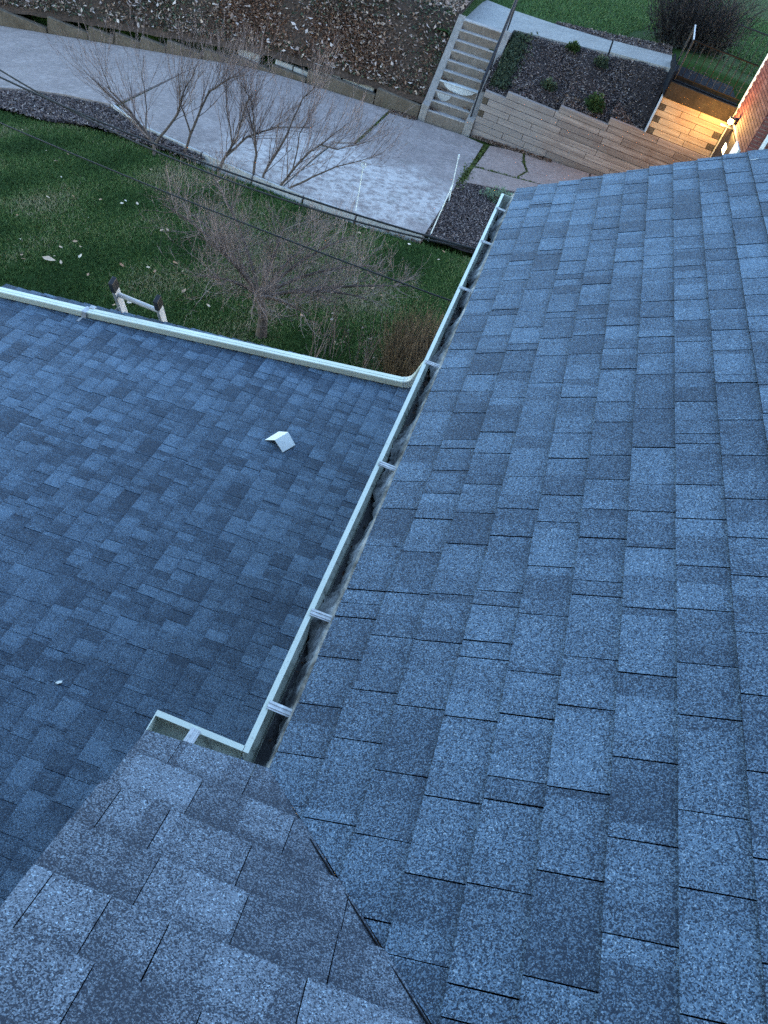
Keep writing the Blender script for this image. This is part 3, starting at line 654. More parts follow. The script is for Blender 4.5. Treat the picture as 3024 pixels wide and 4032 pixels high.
# sludge on the gutter floor and the stained drip edge
def strip(name, x0, x1, y0, y1, zf, m, parent, nx=7, ny=260):
    xs, ys = np.linspace(x0, x1, nx), np.linspace(y0, y1, ny)
    V = [(x, y, zf(i / (nx - 1), y)) for y in ys for i, x in enumerate(xs)]
    k = np.arange((ny - 1) * (nx - 1)); r, c = k // (nx - 1), k % (nx - 1); a = r * nx + c
    return mobj(name, fast(name, np.array(V), np.stack([a, a + 1, a + nx + 1, a + nx], 1), smooth=True), m, parent)
strip('sludge', -.090, -.014, .99, 5.31, lambda t, y: LZ - .0865 + .004 * t + .006 * random.random() + .008 * math.sin(9 * y) * t, M_SLUDGE, gm)
def drip_edge():
    ny = 320; V, F = [], []
    for k in range(ny):
        y = .90 + (5.42 - .90) * k / (ny - 1); r = .012 * math.sin(7.3 * y) + .009 * math.sin(19 * y + 1) + random.uniform(-.005, .005)
        V += [(-.020, y, ZE - .006), (-.046, y, ZE - .012), (-.068 + r * .7, y, LZ - .036 + r * .3), (-.078 + r * 1.3, y, LZ - .055)]
        if k: b = 4 * (k - 1); F += [(b + j, b + j + 1, b + 5 + j, b + 4 + j) for j in range(3)]
    return mobj('drip_edge', fast('drip_edge', np.array(V), np.array(F), smooth=True), M_DRIP, hs)
drip_edge()
dq = np.random.default_rng(3); n = 420; yy = np.where(dq.random(n) < .5, dq.normal(3.1, .7, n), dq.uniform(1.0, 5.25, n)); yy = np.clip(yy, 1.0, 5.28); xx = -.030 - .055 * dq.random(n) ** 1.3
DB = (np.stack([xx, yy, LZ - .080 + dq.uniform(0, .022, n)], 1))
# downspout: drops from the far end of the gutter and runs down the lower roof
K3 = .167; A3 = math.atan(K3); D3 = 3.62
def z3(x): return CAMZ - D3 / math.cos(A3) + K3 * x
ds_ = [(-4.15, 5.165, z3(-4.15) + .045)] + [(x, 5.20 + .052 * (x + 3.1) , z3(x) + .040) for x in (-3.1, -2, -1, -.33)]
pr = [(-.040, -.022), (-.036, -.028), (.036, -.028), (.040, -.022), (.040, .022), (.036, .028), (.012, .028), (.010, .025), (.004, .025), (.002, .028), (-.036, .028), (-.040, .022)]
dsp = MB().sweep(ds_, pr).build('downspout', M_ALU, hs)
dsp['label'] = 'white downspout pipe lying across the lower roof'
elb = MB(); c0 = Vector((-.33, 5.345, z3(-.33) + .040)); prev = []
E_ = [c0 + Vector((.0, 0, 0))]
for k in range(1, 9):
    a = math.pi / 2 * k / 8 * .86; E_.append(c0 + Vector((.105 * math.sin(a), .005 * k / 8, .018 * math.sin(a) + .105 * (1 - math.cos(a)))))
E_ += [E_[-1] + Vector((.02, .0, .10)), Vector((-.10, 5.30, 3.7)), Vector((-.075, 5.27, LZ - .09))]
elb.sweep(E_, [(p[0] * 1.03, p[1] * 1.03) for p in pr], up=(-.6, 0, .8)); elb.build('elbow', M_ALU, dsp)
rb = MB()
for k in range(1, 9):
    t = (E_[min(k + 1, 9)] - E_[k - 1]).normalized()
    rb.sweep([E_[k] - t * .003, E_[k] + t * .003], [(p[0] * 1.12, p[1] * 1.12) for p in pr], up=(-.6, 0, .8))
rb.build('elbow_rib', plain('elbow_rib_paint', (.50, .54, .53), .5, .3), dsp)
cx = -3.09; cy = 5.20; cz = z3(cx) + .040
ck = MB().box(cx - .022, cx + .022, cy - .045, cy + .045, cz + .0285, cz + .031).box(cx - .022, cx + .022, cy - .047, cy - .044, cz - .05, cz + .031).box(cx - .022, cx + .022, cy + .044, cy + .047, cz - .05, cz + .031)
ck.box(cx - .03, cx + .025, cy - .11, cy - .046, cz - .036, cz - .033); ck.box(cx + .005, cx + .05, cy + .03, cy + .075, cz + .031, cz + .040)
ck.build('clamp', plain('clamp_steel', (.40, .42, .44), .45, .4, .3, .2, 20), dsp, .004)

# ------------------------------------------------------------------ lower wing
wg = empty('side_wing', (-2, 2, -.5), 'single storey wing with low pitched grey blue shingled roof beneath the long gutter', 'wing')
def rake3(x): return 5.40 + .024 * (x + 2.58)
XEV = -3.97; X3R = .32
c3, s3 = math.cos(A3), math.sin(A3)
roofC = MB().add([(XEV + .02, -6, z3(XEV + .02) - .012), (X3R, -6, z3(X3R) - .012), (X3R, rake3(X3R) - .01, z3(X3R) - .012), (XEV + .02, rake3(XEV) - .01, z3(XEV + .02) - .012)], [(0, 1, 2, 3)]).build('roof', M_DECK, wg)
def hpC(i): return [(-.024 * c3, 1, 5.40 + .024 * (XEV + 2.58) + random.uniform(-.006, .004)), (1, 0, (X3R - .01 - XEV) / c3)]
WC = [.075, .09, .11, .13, .15, .18, .22]
print('low', lay(roofC, (XEV, 0, z3(XEV)), (c3, 0, s3), (0, 1, 0), (-s3, 0, c3), .127, 35, (-1.5, 5.5), hpC, WC, M_SH_C, M_SH_C2, 300, .0030, .85))
MB().prism([(XEV + .12, -5.8), (.30, -5.8), (.30, 5.22), (XEV + .12, 5.16)], G0, lambda x, y: z3(x) - .05).build('wall', M_SIDING, wg)
MB().prism([(XEV + .05, rake3(XEV) - .045), (.31, rake3(.3) - .045), (.31, rake3(.3) - .02), (XEV + .05, rake3(XEV) - .02)], lambda x, y: z3(x) - .16, lambda x, y: z3(x) - .016).build('rake_board', M_WHITET, wg)
MB().box(.28, .318, -5, 5.2, z3(.3) + .004, z3(.3) + .13).build('step_flashing', M_GREYB, wg)
# short length of white gutter on the low eave
ge = MB()
for (x0, x1, za, zb) in ((XEV - .115, XEV - .100, -.10, -.005), (XEV - .10, XEV - .005, -.10, -.095), (XEV - .005, XEV + .01, -.10, -.02)):
    ge.box(x0, x1, -6, rake3(XEV) + .005, z3(XEV) + za, z3(XEV) + zb)
ge.box(XEV - .12, XEV - .095, -6, rake3(XEV) + .005, z3(XEV) - .004, z3(XEV) + .0)
ge.build('gutter', M_ALU, wg)

# ------------------------------------------------------------------ things lying on the roofs
A_, B_, C_, D_, E2, F_ = (-1.069, 4.209, z3(-1.069) + .012), (-1.012, 4.347, z3(-1.012) + .012), (-.934, 4.311, z3(-.934) + .058), (-.846, 4.244, z3(-.846) + .012), (-.899, 4.128, z3(-.899) + .012), (-.989, 4.179, z3(-.989) + .062)
fl = MB().add([A_, B_, C_, D_, E2, F_], [(0, 5, 2, 1), (5, 4, 3, 2)]).build('folded_flashing', M_WHITE)
s = fl.modifiers.new('depth', 'SOLIDIFY'); s.thickness = .0025; s.offset = 0
tag(fl, 'folded white piece of flashing lying like a small tent on the lower roof', 'flashing')
tag(MB().prism([(-1.30, 1.875), (-1.284, 1.872), (-1.268, 1.886), (-1.272, 1.898), (-1.288, 1.892)], lambda x, y: z3(x) + .009, lambda x, y: z3(x) + .014).build('paint_chip', M_WHITE), 'tiny white chip on the lower roof near the short gutter', 'chip')
tag(MB().prism([(1.195, 5.252), (1.233, 5.254), (1.233, 5.258), (1.195, 5.257)], lambda x, y: rz(x) + .008, lambda x, y: rz(x) + .012).build('plastic_sliver', M_WHITE), 'thin white sliver on the far upper edge of the steep roof', 'sliver')

# ------------------------------------------------------------------ ladder leaning on the low rake
ld_ = empty('ladder', (-2.72, 7.1, -.5), 'aluminium ladder with black end caps leaning on the lower roof edge', 'ladder')
def lp(x, z): return Vector((x, 5.334 + .5 * (2.964 - z), z))
for x in (-2.93, -2.52):
    r = MB().sweep([lp(x, -.55), lp(x, 2.90)], [(-.016, -.038), (.016, -.038), (.016, .038), (-.016, .038)], up=(0, 1, .5)).build('rail', M_LADF, ld_, .004)
    MB().sweep([lp(x, 2.86), lp(x, 2.975)], [(-.021, -.043), (.021, -.043), (.021, .043), (-.021, .043)], up=(0, 1, .5)).build('end_cap', M_BLACKP, ld_, .006)
z = 2.80
while z > -.5:
    a, b = lp(-2.915, z), lp(-2.535, z); MB().tube([a, b], .021, 8).build('rung', M_LADR, ld_); z -= .28
MB().box(-2.975, -2.945, 5.43, 5.56, 2.50, 2.60).build('rung_lock', M_BLACKP, ld_, .008)

# ------------------------------------------------------------------ overhead cables
def cable(a, b, sag, r, label):
    a, b = Vector(a), Vector(b); P = []
    for k in range(41):
        t = k / 40; p = a.lerp(b, t); p.z -= sag * 4 * t * (1 - t); P.append(p)
    o = MB().tube(P, r, 6).build('overhead_cable', M_CABLE, None, 0, True); return tag(o, label, 'cable', 'service cables running from the house corner')
def ext(p, q, k): p, q = Vector(p), Vector(q); return q + (p - q) * k
HC = (-.06, 5.48, 4.36)
cable(ext((-4.70, 6.55, 3.93), HC, 1.6), HC, .25, .0085, 'dark cable crossing the lawn edge in front of the driveway')
cable(ext((-5.05, 7.2, 3.90), HC, 1.6), HC, .50, .0085, 'dark cable crossing highest over the driveway on the left')
cable(ext((-4.20, 6.5, 3.35), (-.16, 5.47, 3.90), 1.5), (-.16, 5.47, 3.90), .06, .007, 'lowest dark cable passing in front of the small lawn tree')

# ------------------------------------------------------------------ driveway marker stakes
def stake(base, top, label, ring=False):
    o = empty('driveway_marker', base, label, 'marker', 'white marker stakes along the driveway')
    b, t = Vector(base), Vector(top); MB().tube([b - Vector((0, 0, .1)), t], .011, 6).build('rod', M_WHITE, o)
    if ring:
        c = MB(); cz_ = t + Vector((0, 0, .0)); n = 12
        c.tube([cz_ + Vector((.042 * math.cos(a), 0, .042 * math.sin(a) + .02)) for a in np.linspace(0, 2 * math.pi, 14)], .012, 6); c.build('reflector', M_WHITE, o)
    else: MB().tube([t - (t - b).normalized() * .10, t], .017, 6).build('reflector', M_WHITE, o)
stake((-2.96, 15.0, hL(-2.96)), (-3.05, 15.0, .80), 'white marker stake with a round reflector at the lawn edge', True)
stake((-1.40, 17.0, hD(-1.4) - .05), (-1.53, 17.0, .98), 'tall white marker stake standing furthest back beside the mulch')
stake((-1.40, 15.05, hD(-1.4) - .05), (-1.31, 15.3, .98), 'leaning white marker stake at the near corner of the pad')

# ------------------------------------------------------------------ plants
class TB:
    """tubes for branches, collected per tree"""
    def __init__(s): s.V = []; s.F = []; s.T = []; s.n = 0
    def tube(s, P, R, n, tone):
        P = np.asarray(P); t = np.gradient(P, axis=0); t /= np.linalg.norm(t, axis=1, keepdims=True) + 1e-9
        ref = np.array([.3, .9, .2]) if abs(t[0] @ np.array([0, 0, 1.])) > .9 else np.array([0, 0, 1.])
        a = np.cross(t, ref); a /= np.linalg.norm(a, axis=1, keepdims=True) + 1e-9; b = np.cross(t, a)
        an = np.arange(n) * 2 * math.pi / n
        ring = P[:, None, :] + (a[:, None, :] * np.cos(an)[None, :, None] + b[:, None, :] * np.sin(an)[None, :, None]) * np.asarray(R)[:, None, None]
        s.V.append(ring.reshape(-1, 3)); m = len(P); i = np.arange((m - 1) * n); r, c = i // n, i % n
        s.F.append(np.stack([r * n + c, r * n + (c + 1) % n, (r + 1) * n + (c + 1) % n, (r + 1) * n + c], 1) + s.n); s.T += [tone] * ((m - 1) * n); s.n += m * n
    def build(s, name, m, parent): return mobj(name, fast(name, np.concatenate(s.V), np.concatenate(s.F), s.T, smooth=True), m, parent)
def rvec(): v = RNG.normal(size=3); return v / np.linalg.norm(v)
def grow(tb, p, d, L, r, depth, spread=.7, up=.15, kids=(3, 5), n=4, wig=.25, shrink=.6, rmin=.0022):
    k = 5 if depth else 4; P = [np.array(p, float)]; d = np.array(d, float) / np.linalg.norm(d)
    for i in range(k):
        d = d + rvec() * wig * .5 + np.array([0, 0, up * .3]); d /= np.linalg.norm(d); P.append(P[-1] + d * L / k)
    R = np.linspace(r, max(rmin, r * .5), k + 1); tb.tube(P, R, n if depth > 1 else 3, RNG.random())
    if depth:
        for j in range(RNG.integers(*kids)):
            t = RNG.uniform(.25, 1.0); q = P[0] + 0; i = min(k - 1, int(t * k)); q = P[i] + (P[i + 1] - P[i]) * (t * k - i)
            dd = d * .8 + rvec() * spread + np.array([0, 0, up])
            grow(tb, q, dd, L * RNG.uniform(.5, .85) * shrink * 1.3, max(rmin, R[i] * .55), depth - 1, spread, up, kids, n, wig, shrink, rmin)
# the small spreading lawn tree
ct_ = empty('bare_tree', (-2.95, 9.95, hL(-2.95)), 'low bare tree with a wide haze of fine grey twigs standing on the lawn', 'tree')
tb = TB(); tz = hL(-2.95)
trunk = [(-2.93, 9.95, tz - .1), (-2.95, 9.93, tz + .35), (-3.03, 9.92, tz + .58), (-3.06, 9.9, tz + .74)]
tb.tube(trunk, [.10, .075, .065, .07], 9, .2); tb.build('trunk', M_BARK, ct_)
tb = TB(); lm = TB()
for i in range(13):
    a = 2 * math.pi * i / 13 + RNG.uniform(-.2, .2); rad = RNG.uniform(1.1, 2.0); h = RNG.uniform(.45, 1.2)
    e = np.array([-2.90 + rad * math.cos(a) * 1.05, 10.0 + rad * math.sin(a) * .8, tz + .68 + h]); s0 = np.array(trunk[-1]) + np.array([0, 0, -.05])
    mid = s0 * .5 + e * .5 + np.array([0, 0, .22]) + rvec() * .12; P = [s0 * (1 - t) ** 2 + mid * 2 * t * (1 - t) + e * t * t for t in np.linspace(0, 1, 9)]
    lm.tube(P, np.linspace(.034, .007, 9), 6, RNG.random())
    for j in range(30):
        t = RNG.uniform(.2, 1); q = P[int(t * 8)]; d = (e - s0) / np.linalg.norm(e - s0) * .6 + rvec() * .8 + np.array([0, 0, .18])
        grow(tb, q, d, RNG.uniform(.3, .65), .0055, 2, .75, .2, (3, 6), 3, .4, .6, .0015)
lm.build('limb', M_BARK, ct_); c_ = tb.build('twigs', M_TWIG, ct_)
# the line of taller bare trees along the driveway edge
def limb_tree(base, limbs, label, seed, twig=10, dens=.75):
    global RNG
    RNG = np.random.default_rng(seed); o = empty('bare_tree', base, label, 'tree', 'bare young trees between lawn and driveway')
    lm, tb = TB(), TB()
    for L, r0 in limbs:
        L = [np.array(p, float) for p in L]; P = []
        for i in range(len(L) - 1):
            for t in np.linspace(0, 1, 5)[: 5 if i == len(L) - 2 else 4]: P.append(L[i] * (1 - t) + L[i + 1] * t + rvec() * .012)
        R = np.linspace(r0 * .95, .005, len(P)); lm.tube(P, R, 6, RNG.random())
        for j in range(int(twig * len(L) * dens)):
            t = RNG.uniform(.25, 1); i = min(len(P) - 2, int(t * (len(P) - 1))); d = (P[i + 1] - P[i]); d = d / np.linalg.norm(d) * .9 + rvec() * .55 + np.array([0, 0, .15])
            grow(tb, P[i], d, RNG.uniform(.5, 1.15) * (1.15 - .4 * t), max(.0035, R[i] * .35), 2, .38, .2, (2, 4), 3, .22, .6, .0019)
    lm.build('trunk', M_BARK, o); tb.build('twigs', M_TWIGR, o)
Y0 = 15.0
limb_tree((-7.3, Y0, -.9), [([(-7.25, Y0 - .2, -.95), (-7.40, Y0, -.38), (-8.02, Y0 + .1, .02), (-8.40, Y0, .20), (-8.85, Y0 - .2, .58)], .045), ([(-7.38, Y0, -.40), (-6.98, Y0 + .1, .33), (-6.85, Y0, .80), (-6.58, Y0 - .1, 1.40)], .034), ([(-7.95, Y0 + .1, 0.0), (-8.2, Y0 - .3, .42), (-8.3, Y0 - .5, .9)], .02), ([(-7.6, Y0, -.25), (-7.75, Y0 + .3, .15), (-7.9, Y0 + .3, .75)], .018)],
          'forked bare tree furthest left at the driveway edge', 21, 7)
limb_tree((-6.9, 15.2, -.7), [([(-6.9, 15.2, -.75), (-6.66, 15.2, .20), (-6.45, 15.3, .9), (-6.08, 15.3, 1.28), (-5.75, 15.3, 1.45)], .035), ([(-6.72, 15.2, 0), (-6.9, 15.0, .6), (-6.95, 14.9, 1.2)], .02)],
          'slim bare tree curving right at its top, second from the left', 22, 9)
limb_tree((-6.1, 15.25, -.6), [([(-6.12, 15.25, -.65), (-5.98, 15.2, -.3), (-5.72, 15.2, .30), (-5.67, 15.2, .86), (-5.5, 15.1, 1.32)], .04), ([(-5.95, 15.2, -.2), (-5.55, 15.25, .35), (-5.0, 15.3, .75), (-4.3, 15.3, 1.0)], .032), ([(-5.8, 15.2, .1), (-6.1, 15.4, .7), (-6.2, 15.4, 1.3)], .02)],
          'bare tree with thick slanting fork in the middle of the row', 23, 9)
limb_tree((-5.2, 15.15, -.5), [([(-5.28, 15.2, -.55), (-5.28, 15.2, .1), (-5.40, 15.2, .60), (-5.5, 15.2, 1.0), (-5.72, 15.1, 1.35)], .035), ([(-5.05, 15.1, -.5), (-5.02, 15.1, -.15), (-4.70, 15.1, .75), (-4.52, 15.1, 1.50), (-4.28, 15.0, 1.85)], .035), ([(-5.3, 15.2, .3), (-5.65, 15.3, .9), (-5.8, 15.4, 1.3)], .018)],
          'upright bare tree with two straight stems, second from the right', 24, 8)
limb_tree((-4.6, 15.0, -.45), [([(-4.68, 15.0, -.5), (-4.62, 15.0, -.2), (-4.22, 15.0, .56), (-3.9, 15.0, .95), (-3.54, 15.0, 1.44)], .034), ([(-4.5, 14.95, -.45), (-4.40, 15.0, -.16), (-3.58, 15.0, .58), (-2.76, 15.0, 1.14)], .030), ([(-4.0, 15.0, .85), (-3.6, 14.9, .95), (-3.0, 14.8, 1.35)], .018), ([(-4.45, 15.1, .1), (-4.5, 15.3, .8), (-4.35, 15.4, 1.4)], .018)],
          'bare tree leaning right over the pale concrete, rightmost of the row', 25, 9)
# brown bush at the house corner and thin canes beside it
RNG = np.random.default_rng(5)
def stems(name, base, n, spread, h, label, cat, m, r=.003, lean=.25, group=None, kids=(2, 4)):
    o = empty(name, base, label, cat, group); tb = TB()
    for i in range(n):
        a, q = RNG.uniform(0, 6.28), spread * math.sqrt(RNG.random()); p = np.array([base[0] + q * math.cos(a), base[1] + q * math.sin(a), base[2] - .03])
        d = np.array([math.cos(a) * lean * q / spread, math.sin(a) * lean * q / spread, 1.0]) + rvec() * .12
        grow(tb, p, d, h * RNG.uniform(.5, 1.0), r, 1, .5, .25, kids, 3, .25, .45, r * .7)
    tb.build('stems', m, o); return o
stems('brown_bush', (-.30, 10.0, hL(-.4)), 1500, .62, 1.0, 'dense russet brown bush tucked behind the long gutter', 'bush', M_BROWN, .0028)
for i, (x, y, h) in enumerate(((-2.05, 9.7, 1.1), (-1.72, 9.9, 1.0), (-1.36, 10.1, .8), (-1.15, 9.9, .85))):
    o = stems('rose_canes', (x, y, hL(x)), 7, .16, h, ['thin upright canes nearest the lawn tree, with dry leaf tips', 'pair of thin upright canes with dry tips left of the bush', 'short thin canes with dry tips near the brown bush', 'thin dry tipped canes right beside the brown bush'][i], 'canes', M_TWIGR, .005, .25, 'thin canes growing by the lower roof edge', (2, 3))
    V, F, T = [], [], []
    for k in range(26):
        a = RNG.uniform(0, 6.28); zz_ = RNG.uniform(.25, 1) * h; c = np.array([x + .18 * math.cos(a) * zz_, y + .18 * math.sin(a) * zz_, hL(x) + zz_]); u, v = rvec() * .022, rvec() * .016
        b = len(V); V += [c - u, c + v, c + u, c - v]; F.append((b, b + 1, b + 2, b + 3)); T.append(RNG.uniform(.2, 1))
    tag(mobj('leaf_tips', fast('leaf_tips', np.array(V), np.array(F), T), M_DRY, o), kind='stuff')
# evergreen tufts in the mulch slope
def tuft(name, x, y, z, r, h, n, label, cat, m=M_IVY, group=None, hard=1.0):
    o = empty(name, (x, y, z), label, cat, group); V, F, T = [], [], []
    for i in range(n):
        d = rvec(); d[2] = abs(d[2]); q = RNG.uniform(.35, 1) ** .6
        c = np.array([x, y, z]) + d * np.array([r, r, h]) * q * (1 + .25 * math.sin(5 * d[0] + 7 * d[1])); u = rvec() * RNG.uniform(.03, .06) * hard; v = rvec() * .014 * hard + d * .02; b = len(V)
        V += [c - u, c + v, c + u, c - v]; F.append((b, b + 1, b + 2, b + 3)); T.append(min(1, RNG.uniform(0, .6) + .4 * q * d[2]))
    mobj('foliage', fast('foliage', np.array(V), np.array(F), T), m, o); tb = TB()
    for k in range(5): tb.tube([(x, y, z - .05), tuple(np.array([x, y, z]) + rvec() * np.array([r, r, 0]) * .5 + np.array([0, 0, h * .6]))], [.008, .004], 4, .3)
    tb.build('stems', M_BARK, o)
M_TUFT = m_tone('evergreen_foliage', (0, (.010, .022, .006)), (.6, (.030, .055, .014)), (1, (.065, .095, .025)))
tuft('green_shrub', .87, 22.0, 1.50, .24, .34, 900, 'round mossy green shrub just above the timber wall', 'shrub', M_TUFT, 'small shrubs in the mulch slope')
tuft('green_shrub', -.37, 22.25, 1.50, .20, .20, 500, 'faded dark green shrub low in the mulch slope nearest the steps', 'shrub', M_IVY, 'small shrubs in the mulch slope')
tuft('green_shrub', .63, 22.95, 2.25, .18, .22, 450, 'dark green shrub just below the path slab joint', 'shrub', M_IVY, 'small shrubs in the mulch slope')
tuft('green_shrub', -.16, 23.3, 2.28, .17, .18, 400, 'small green shrub at the path edge on the left of the mulch slope', 'shrub', M_TUFT, 'small shrubs in the mulch slope')
tuft('pale_sage_plant', -.42, 17.9, hD(-.4), .40, .22, 420, 'pale sage green plant in the mulch bed by the gutter end', 'plant', m_tone('sage_foliage', (0, (.05, .08, .05)), (1, (.20, .27, .19))))
# creeping vine beside the steps
V, F, T = [], [], []
for i in range(3600):
    x = -1.80 + abs(RNG.normal(0, .22)); y = RNG.uniform(21.9, 23.7)
    if x > -1.05: continue
    c = np.array([x, y, bed_z(x, y) + RNG.uniform(.01, .14)]); u, v = rvec() * RNG.uniform(.03, .055), rvec() * .025; b = len(V); V += [c - u, c + v, c + u, c - v]; F.append((b, b + 1, b + 2, b + 3)); T.append(RNG.uniform(0, .9))
tag(mobj('creeping_vine', fast('creeping_vine', np.array(V), np.array(F), T), M_IVY), 'creeping green vine spilling beside the concrete steps', 'vine')
# big dark shrub behind the porch
RNG = np.random.default_rng(9)
bs_ = empty('dark_shrub', (2.6, 26.4, 2.7), 'large dark twiggy shrub beyond the porch railing', 'shrub')
tb = TB()
for i in range(420):
    a, q = RNG.uniform(0, 6.28), math.sqrt(RNG.random()); p = np.array([2.7 + .7 * q * math.cos(a), 26.2 + .6 * q * math.sin(a), 2.6]); d = np.array([math.cos(a) * .75 * q, math.sin(a) * .6 * q, 1.0]) + rvec() * .15
    grow(tb, p, d, RNG.uniform(.9, 1.7), .008, 2, .6, .1, (2, 4), 3, .3, .5, .004)
tb.build('twigs', m_tone('dark_twigs', (0, (.010, .009, .012)), (.7, (.030, .026, .028)), (1, (.07, .06, .055))), bs_)
V, F, T = [], [], []
for i in range(5000):
    d = rvec(); d[2] = abs(d[2]); c = np.array([2.7, 26.2, 2.75]) + d * np.array([1.25, 1.0, 1.5]) * RNG.uniform(.3, 1); u, v = rvec() * .045, rvec() * .025; b = len(V); V += [c - u, c + v, c + u, c - v]; F.append((b, b + 1, b + 2, b + 3)); T.append(RNG.uniform(0, .7))
mobj('leaves', fast('leaves', np.array(V), np.array(F), T), m_tone('dark_shrub_leaves', (0, (.008, .010, .012)), (1, (.035, .038, .030))), bs_)

# ------------------------------------------------------------------ ground cover (nobody could count it)
def blades(name, P, h, wd, m, tone):
    n = len(P); a = RNG.uniform(0, 2 * math.pi, n); hh = h * RNG.uniform(.5, 1.2, n); ln = RNG.normal(0, .55, (n, 2)) * hh[:, None]
    s = np.stack([np.cos(a), np.sin(a), np.zeros(n)], 1) * wd; top = P + np.stack([ln[:, 0], ln[:, 1], hh], 1)
    V = np.stack([P - s, P + s, top], 1).reshape(-1, 3); F = np.arange(3 * n).reshape(-1, 3)
    return tag(mobj(name, fast(name, V, F, tone), m), kind='stuff')
def sheet_z(f, x, y): return np.array([f(a, b) for a, b in zip(x, y)])
ltx, lty = [p[0] for p in LAWN_TOP], [p[1] for p in LAWN_TOP]
x = RNG.uniform(-12, .4, 230000); y = RNG.uniform(6.6, 15.6, 230000); ok = y < np.interp(x, ltx, lty) + RNG.normal(0, .06, len(x)); ok &= (y > 7.3) | (x > -3)
x, y = x[ok], y[ok]; k = -7.7 - x; zl = .07 * (x + 1.5) - .13 * .5 * (k + np.sqrt(k * k + .5)) - .15
pt = .5 + .28 * np.sin(1.3 * x + .7 * y) * np.cos(1.1 * y - .4 * x) + .2 * np.sin(3.1 * x - 2 * y)
blades('grass', np.stack([x, y, zl - .005], 1), .055, .008, M_GRASS, np.clip(.55 * np.exp(-((x + 2.5) / 1.7) ** 2 - ((y - 11.6) / 1.5) ** 2) * (.4 + 1.2 * RNG.random(len(x))) + (pt - .5) * 1.1 + .42 + .25 * np.sin(.9 * x + 2.1 * y) * np.sin(2.3 * x - .8 * y) + RNG.normal(0, .22, len(x)), 0, 1))
x = RNG.uniform(-3.3, 9, 60000); y = RNG.uniform(24, 34, 60000); e = path_far(np.clip(x, -3.6, 6)); ok = (y > e + np.where(x > -.9, .35 + .22 * (x + .9), .02)) & (x < 7) & ~((np.hypot((x - 2.7) / 1.6, (y - 26.2) / 1.3) < 1))
x, y = x[ok], y[ok]; blades('grass', np.stack([x, y, sheet_z(upper_z, x, y) - .06], 1), .07, .013, M_GRASS2, np.clip(RNG.normal(.45, .25, len(x)), 0, 1))
def quads(name, P, size, m, tone, flat=.5, asp=.55):
    n = len(P); u = RNG.normal(size=(n, 3)); u[:, 2] *= flat; u /= np.linalg.norm(u, axis=1, keepdims=True); v = np.cross(u, RNG.normal(size=(n, 3)) * np.array([.5, .5, 1]) + np.array([0, 0, 1.2])); v /= np.linalg.norm(v, axis=1, keepdims=True)
    s = (size * RNG.uniform(.55, 1.3, n))[:, None]; nn = np.cross(u, v) * s * .25
    V = np.stack([P - u * s, P + v * s * asp + nn, P + u * s, P - v * s * asp + nn], 1).reshape(-1, 3); b = np.arange(n) * 4
    F = np.concatenate([np.stack([b, b + 1, b + 2], 1), np.stack([b, b + 2, b + 3], 1)]); return tag(mobj(name, fast(name, V, F, np.concatenate([tone, tone])), m), kind='stuff')
def on_bank(n, fx=None):
    x = RNG.uniform(-17, -3.32, n); y = 21.78 + RNG.random(n) ** 1.1 * 5.2; return x, y
def soil_patch(x, y): return np.exp(-(((x + 6.9) / 2.3) ** 2 + ((y - 22.35) / .55) ** 2))
x, y = on_bank(34000); z = sheet_z(bank_z, x, y); ok = RNG.random(len(x)) > soil_patch(x, y) * 1.1
ok &= RNG.random(len(x)) < .45 + .5 * np.sin(1.7 * x + .6) * np.sin(2.3 * y)
quads('ivy', np.stack([x, y, z + RNG.uniform(.01, .09, len(x))], 1)[ok], .045, M_IVY, RNG.random(ok.sum()), .7)
x, y = on_bank(34000); z = sheet_z(bank_z, x, y); ok = RNG.random(len(x)) < .6 + .35 * np.sin(1.1 * x + 2 * y)
quads('leaf_litter', np.stack([x, y, z + RNG.uniform(.01, .12, len(x))], 1)[ok], .046, M_DRY, RNG.random(ok.sum()) ** 1.3, .6)
x = RNG.normal(-6.9, 2.0, 12000); y = 22.3 + RNG.normal(0, .42, 12000); ok = (x < -3.4) & (y > 21.8); x, y = x[ok], y[ok]; z = sheet_z(bank_z, x, y)
quads('rust_litter', np.stack([x, y, z + RNG.uniform(0, .05, len(x))], 1), .040, m_tone('rust_litter_leaves', (0, (.06, .026, .015)), (.6, (.16, .074, .042)), (1, (.26, .15, .095))), RNG.random(len(x)), .4)
x, y = on_bank(2600); z = sheet_z(bank_z, x, y); quads('leaf_litter', np.stack([x, y, z + RNG.uniform(.03, .12, len(x))], 1), .068, m_tone('pale_leaves', (0, (.20, .13, .10)), (.6, (.36, .27, .225)), (1, (.52, .44, .39))), RNG.random(len(x)), .5, .6)
# chips on the mulch beds
x = RNG.uniform(-1.9, 2.2, 22000); y = RNG.uniform(21.75, 24, 22000); ok = y < path_near(x) + .02; x, y = x[ok], y[ok]; z = sheet_z(bed_z, x, y)
quads('mulch_chips', np.stack([x, y, z + RNG.uniform(.0, .05, len(x))], 1), .036, M_CHIP, RNG.random(len(x)), .5, .3)
x = RNG.uniform(-14, -6.4, 26000); y = RNG.uniform(15.0, 17, 26000); yn = np.interp(x, [p[0] for p in DRV_NEAR], [p[1] for p in DRV_NEAR]); ok = (y < yn - .03) & (y > np.interp(x, ltx, lty) - .12 * RNG.random(len(x))); x, y = x[ok], y[ok]
quads('mulch_chips', np.stack([x, y, sheet_z(lambda a, b: hL(a) + .08, x, y) + RNG.uniform(0, .05, len(x))], 1), .040, M_CHIP, RNG.random(len(x)), .5, .35)
x = RNG.uniform(-1.45, .5, 13000); y = RNG.uniform(14.97, 18.9, 13000); ok = (y < 18.25 + .33 * (x + 1.4)); x, y = x[ok], y[ok]
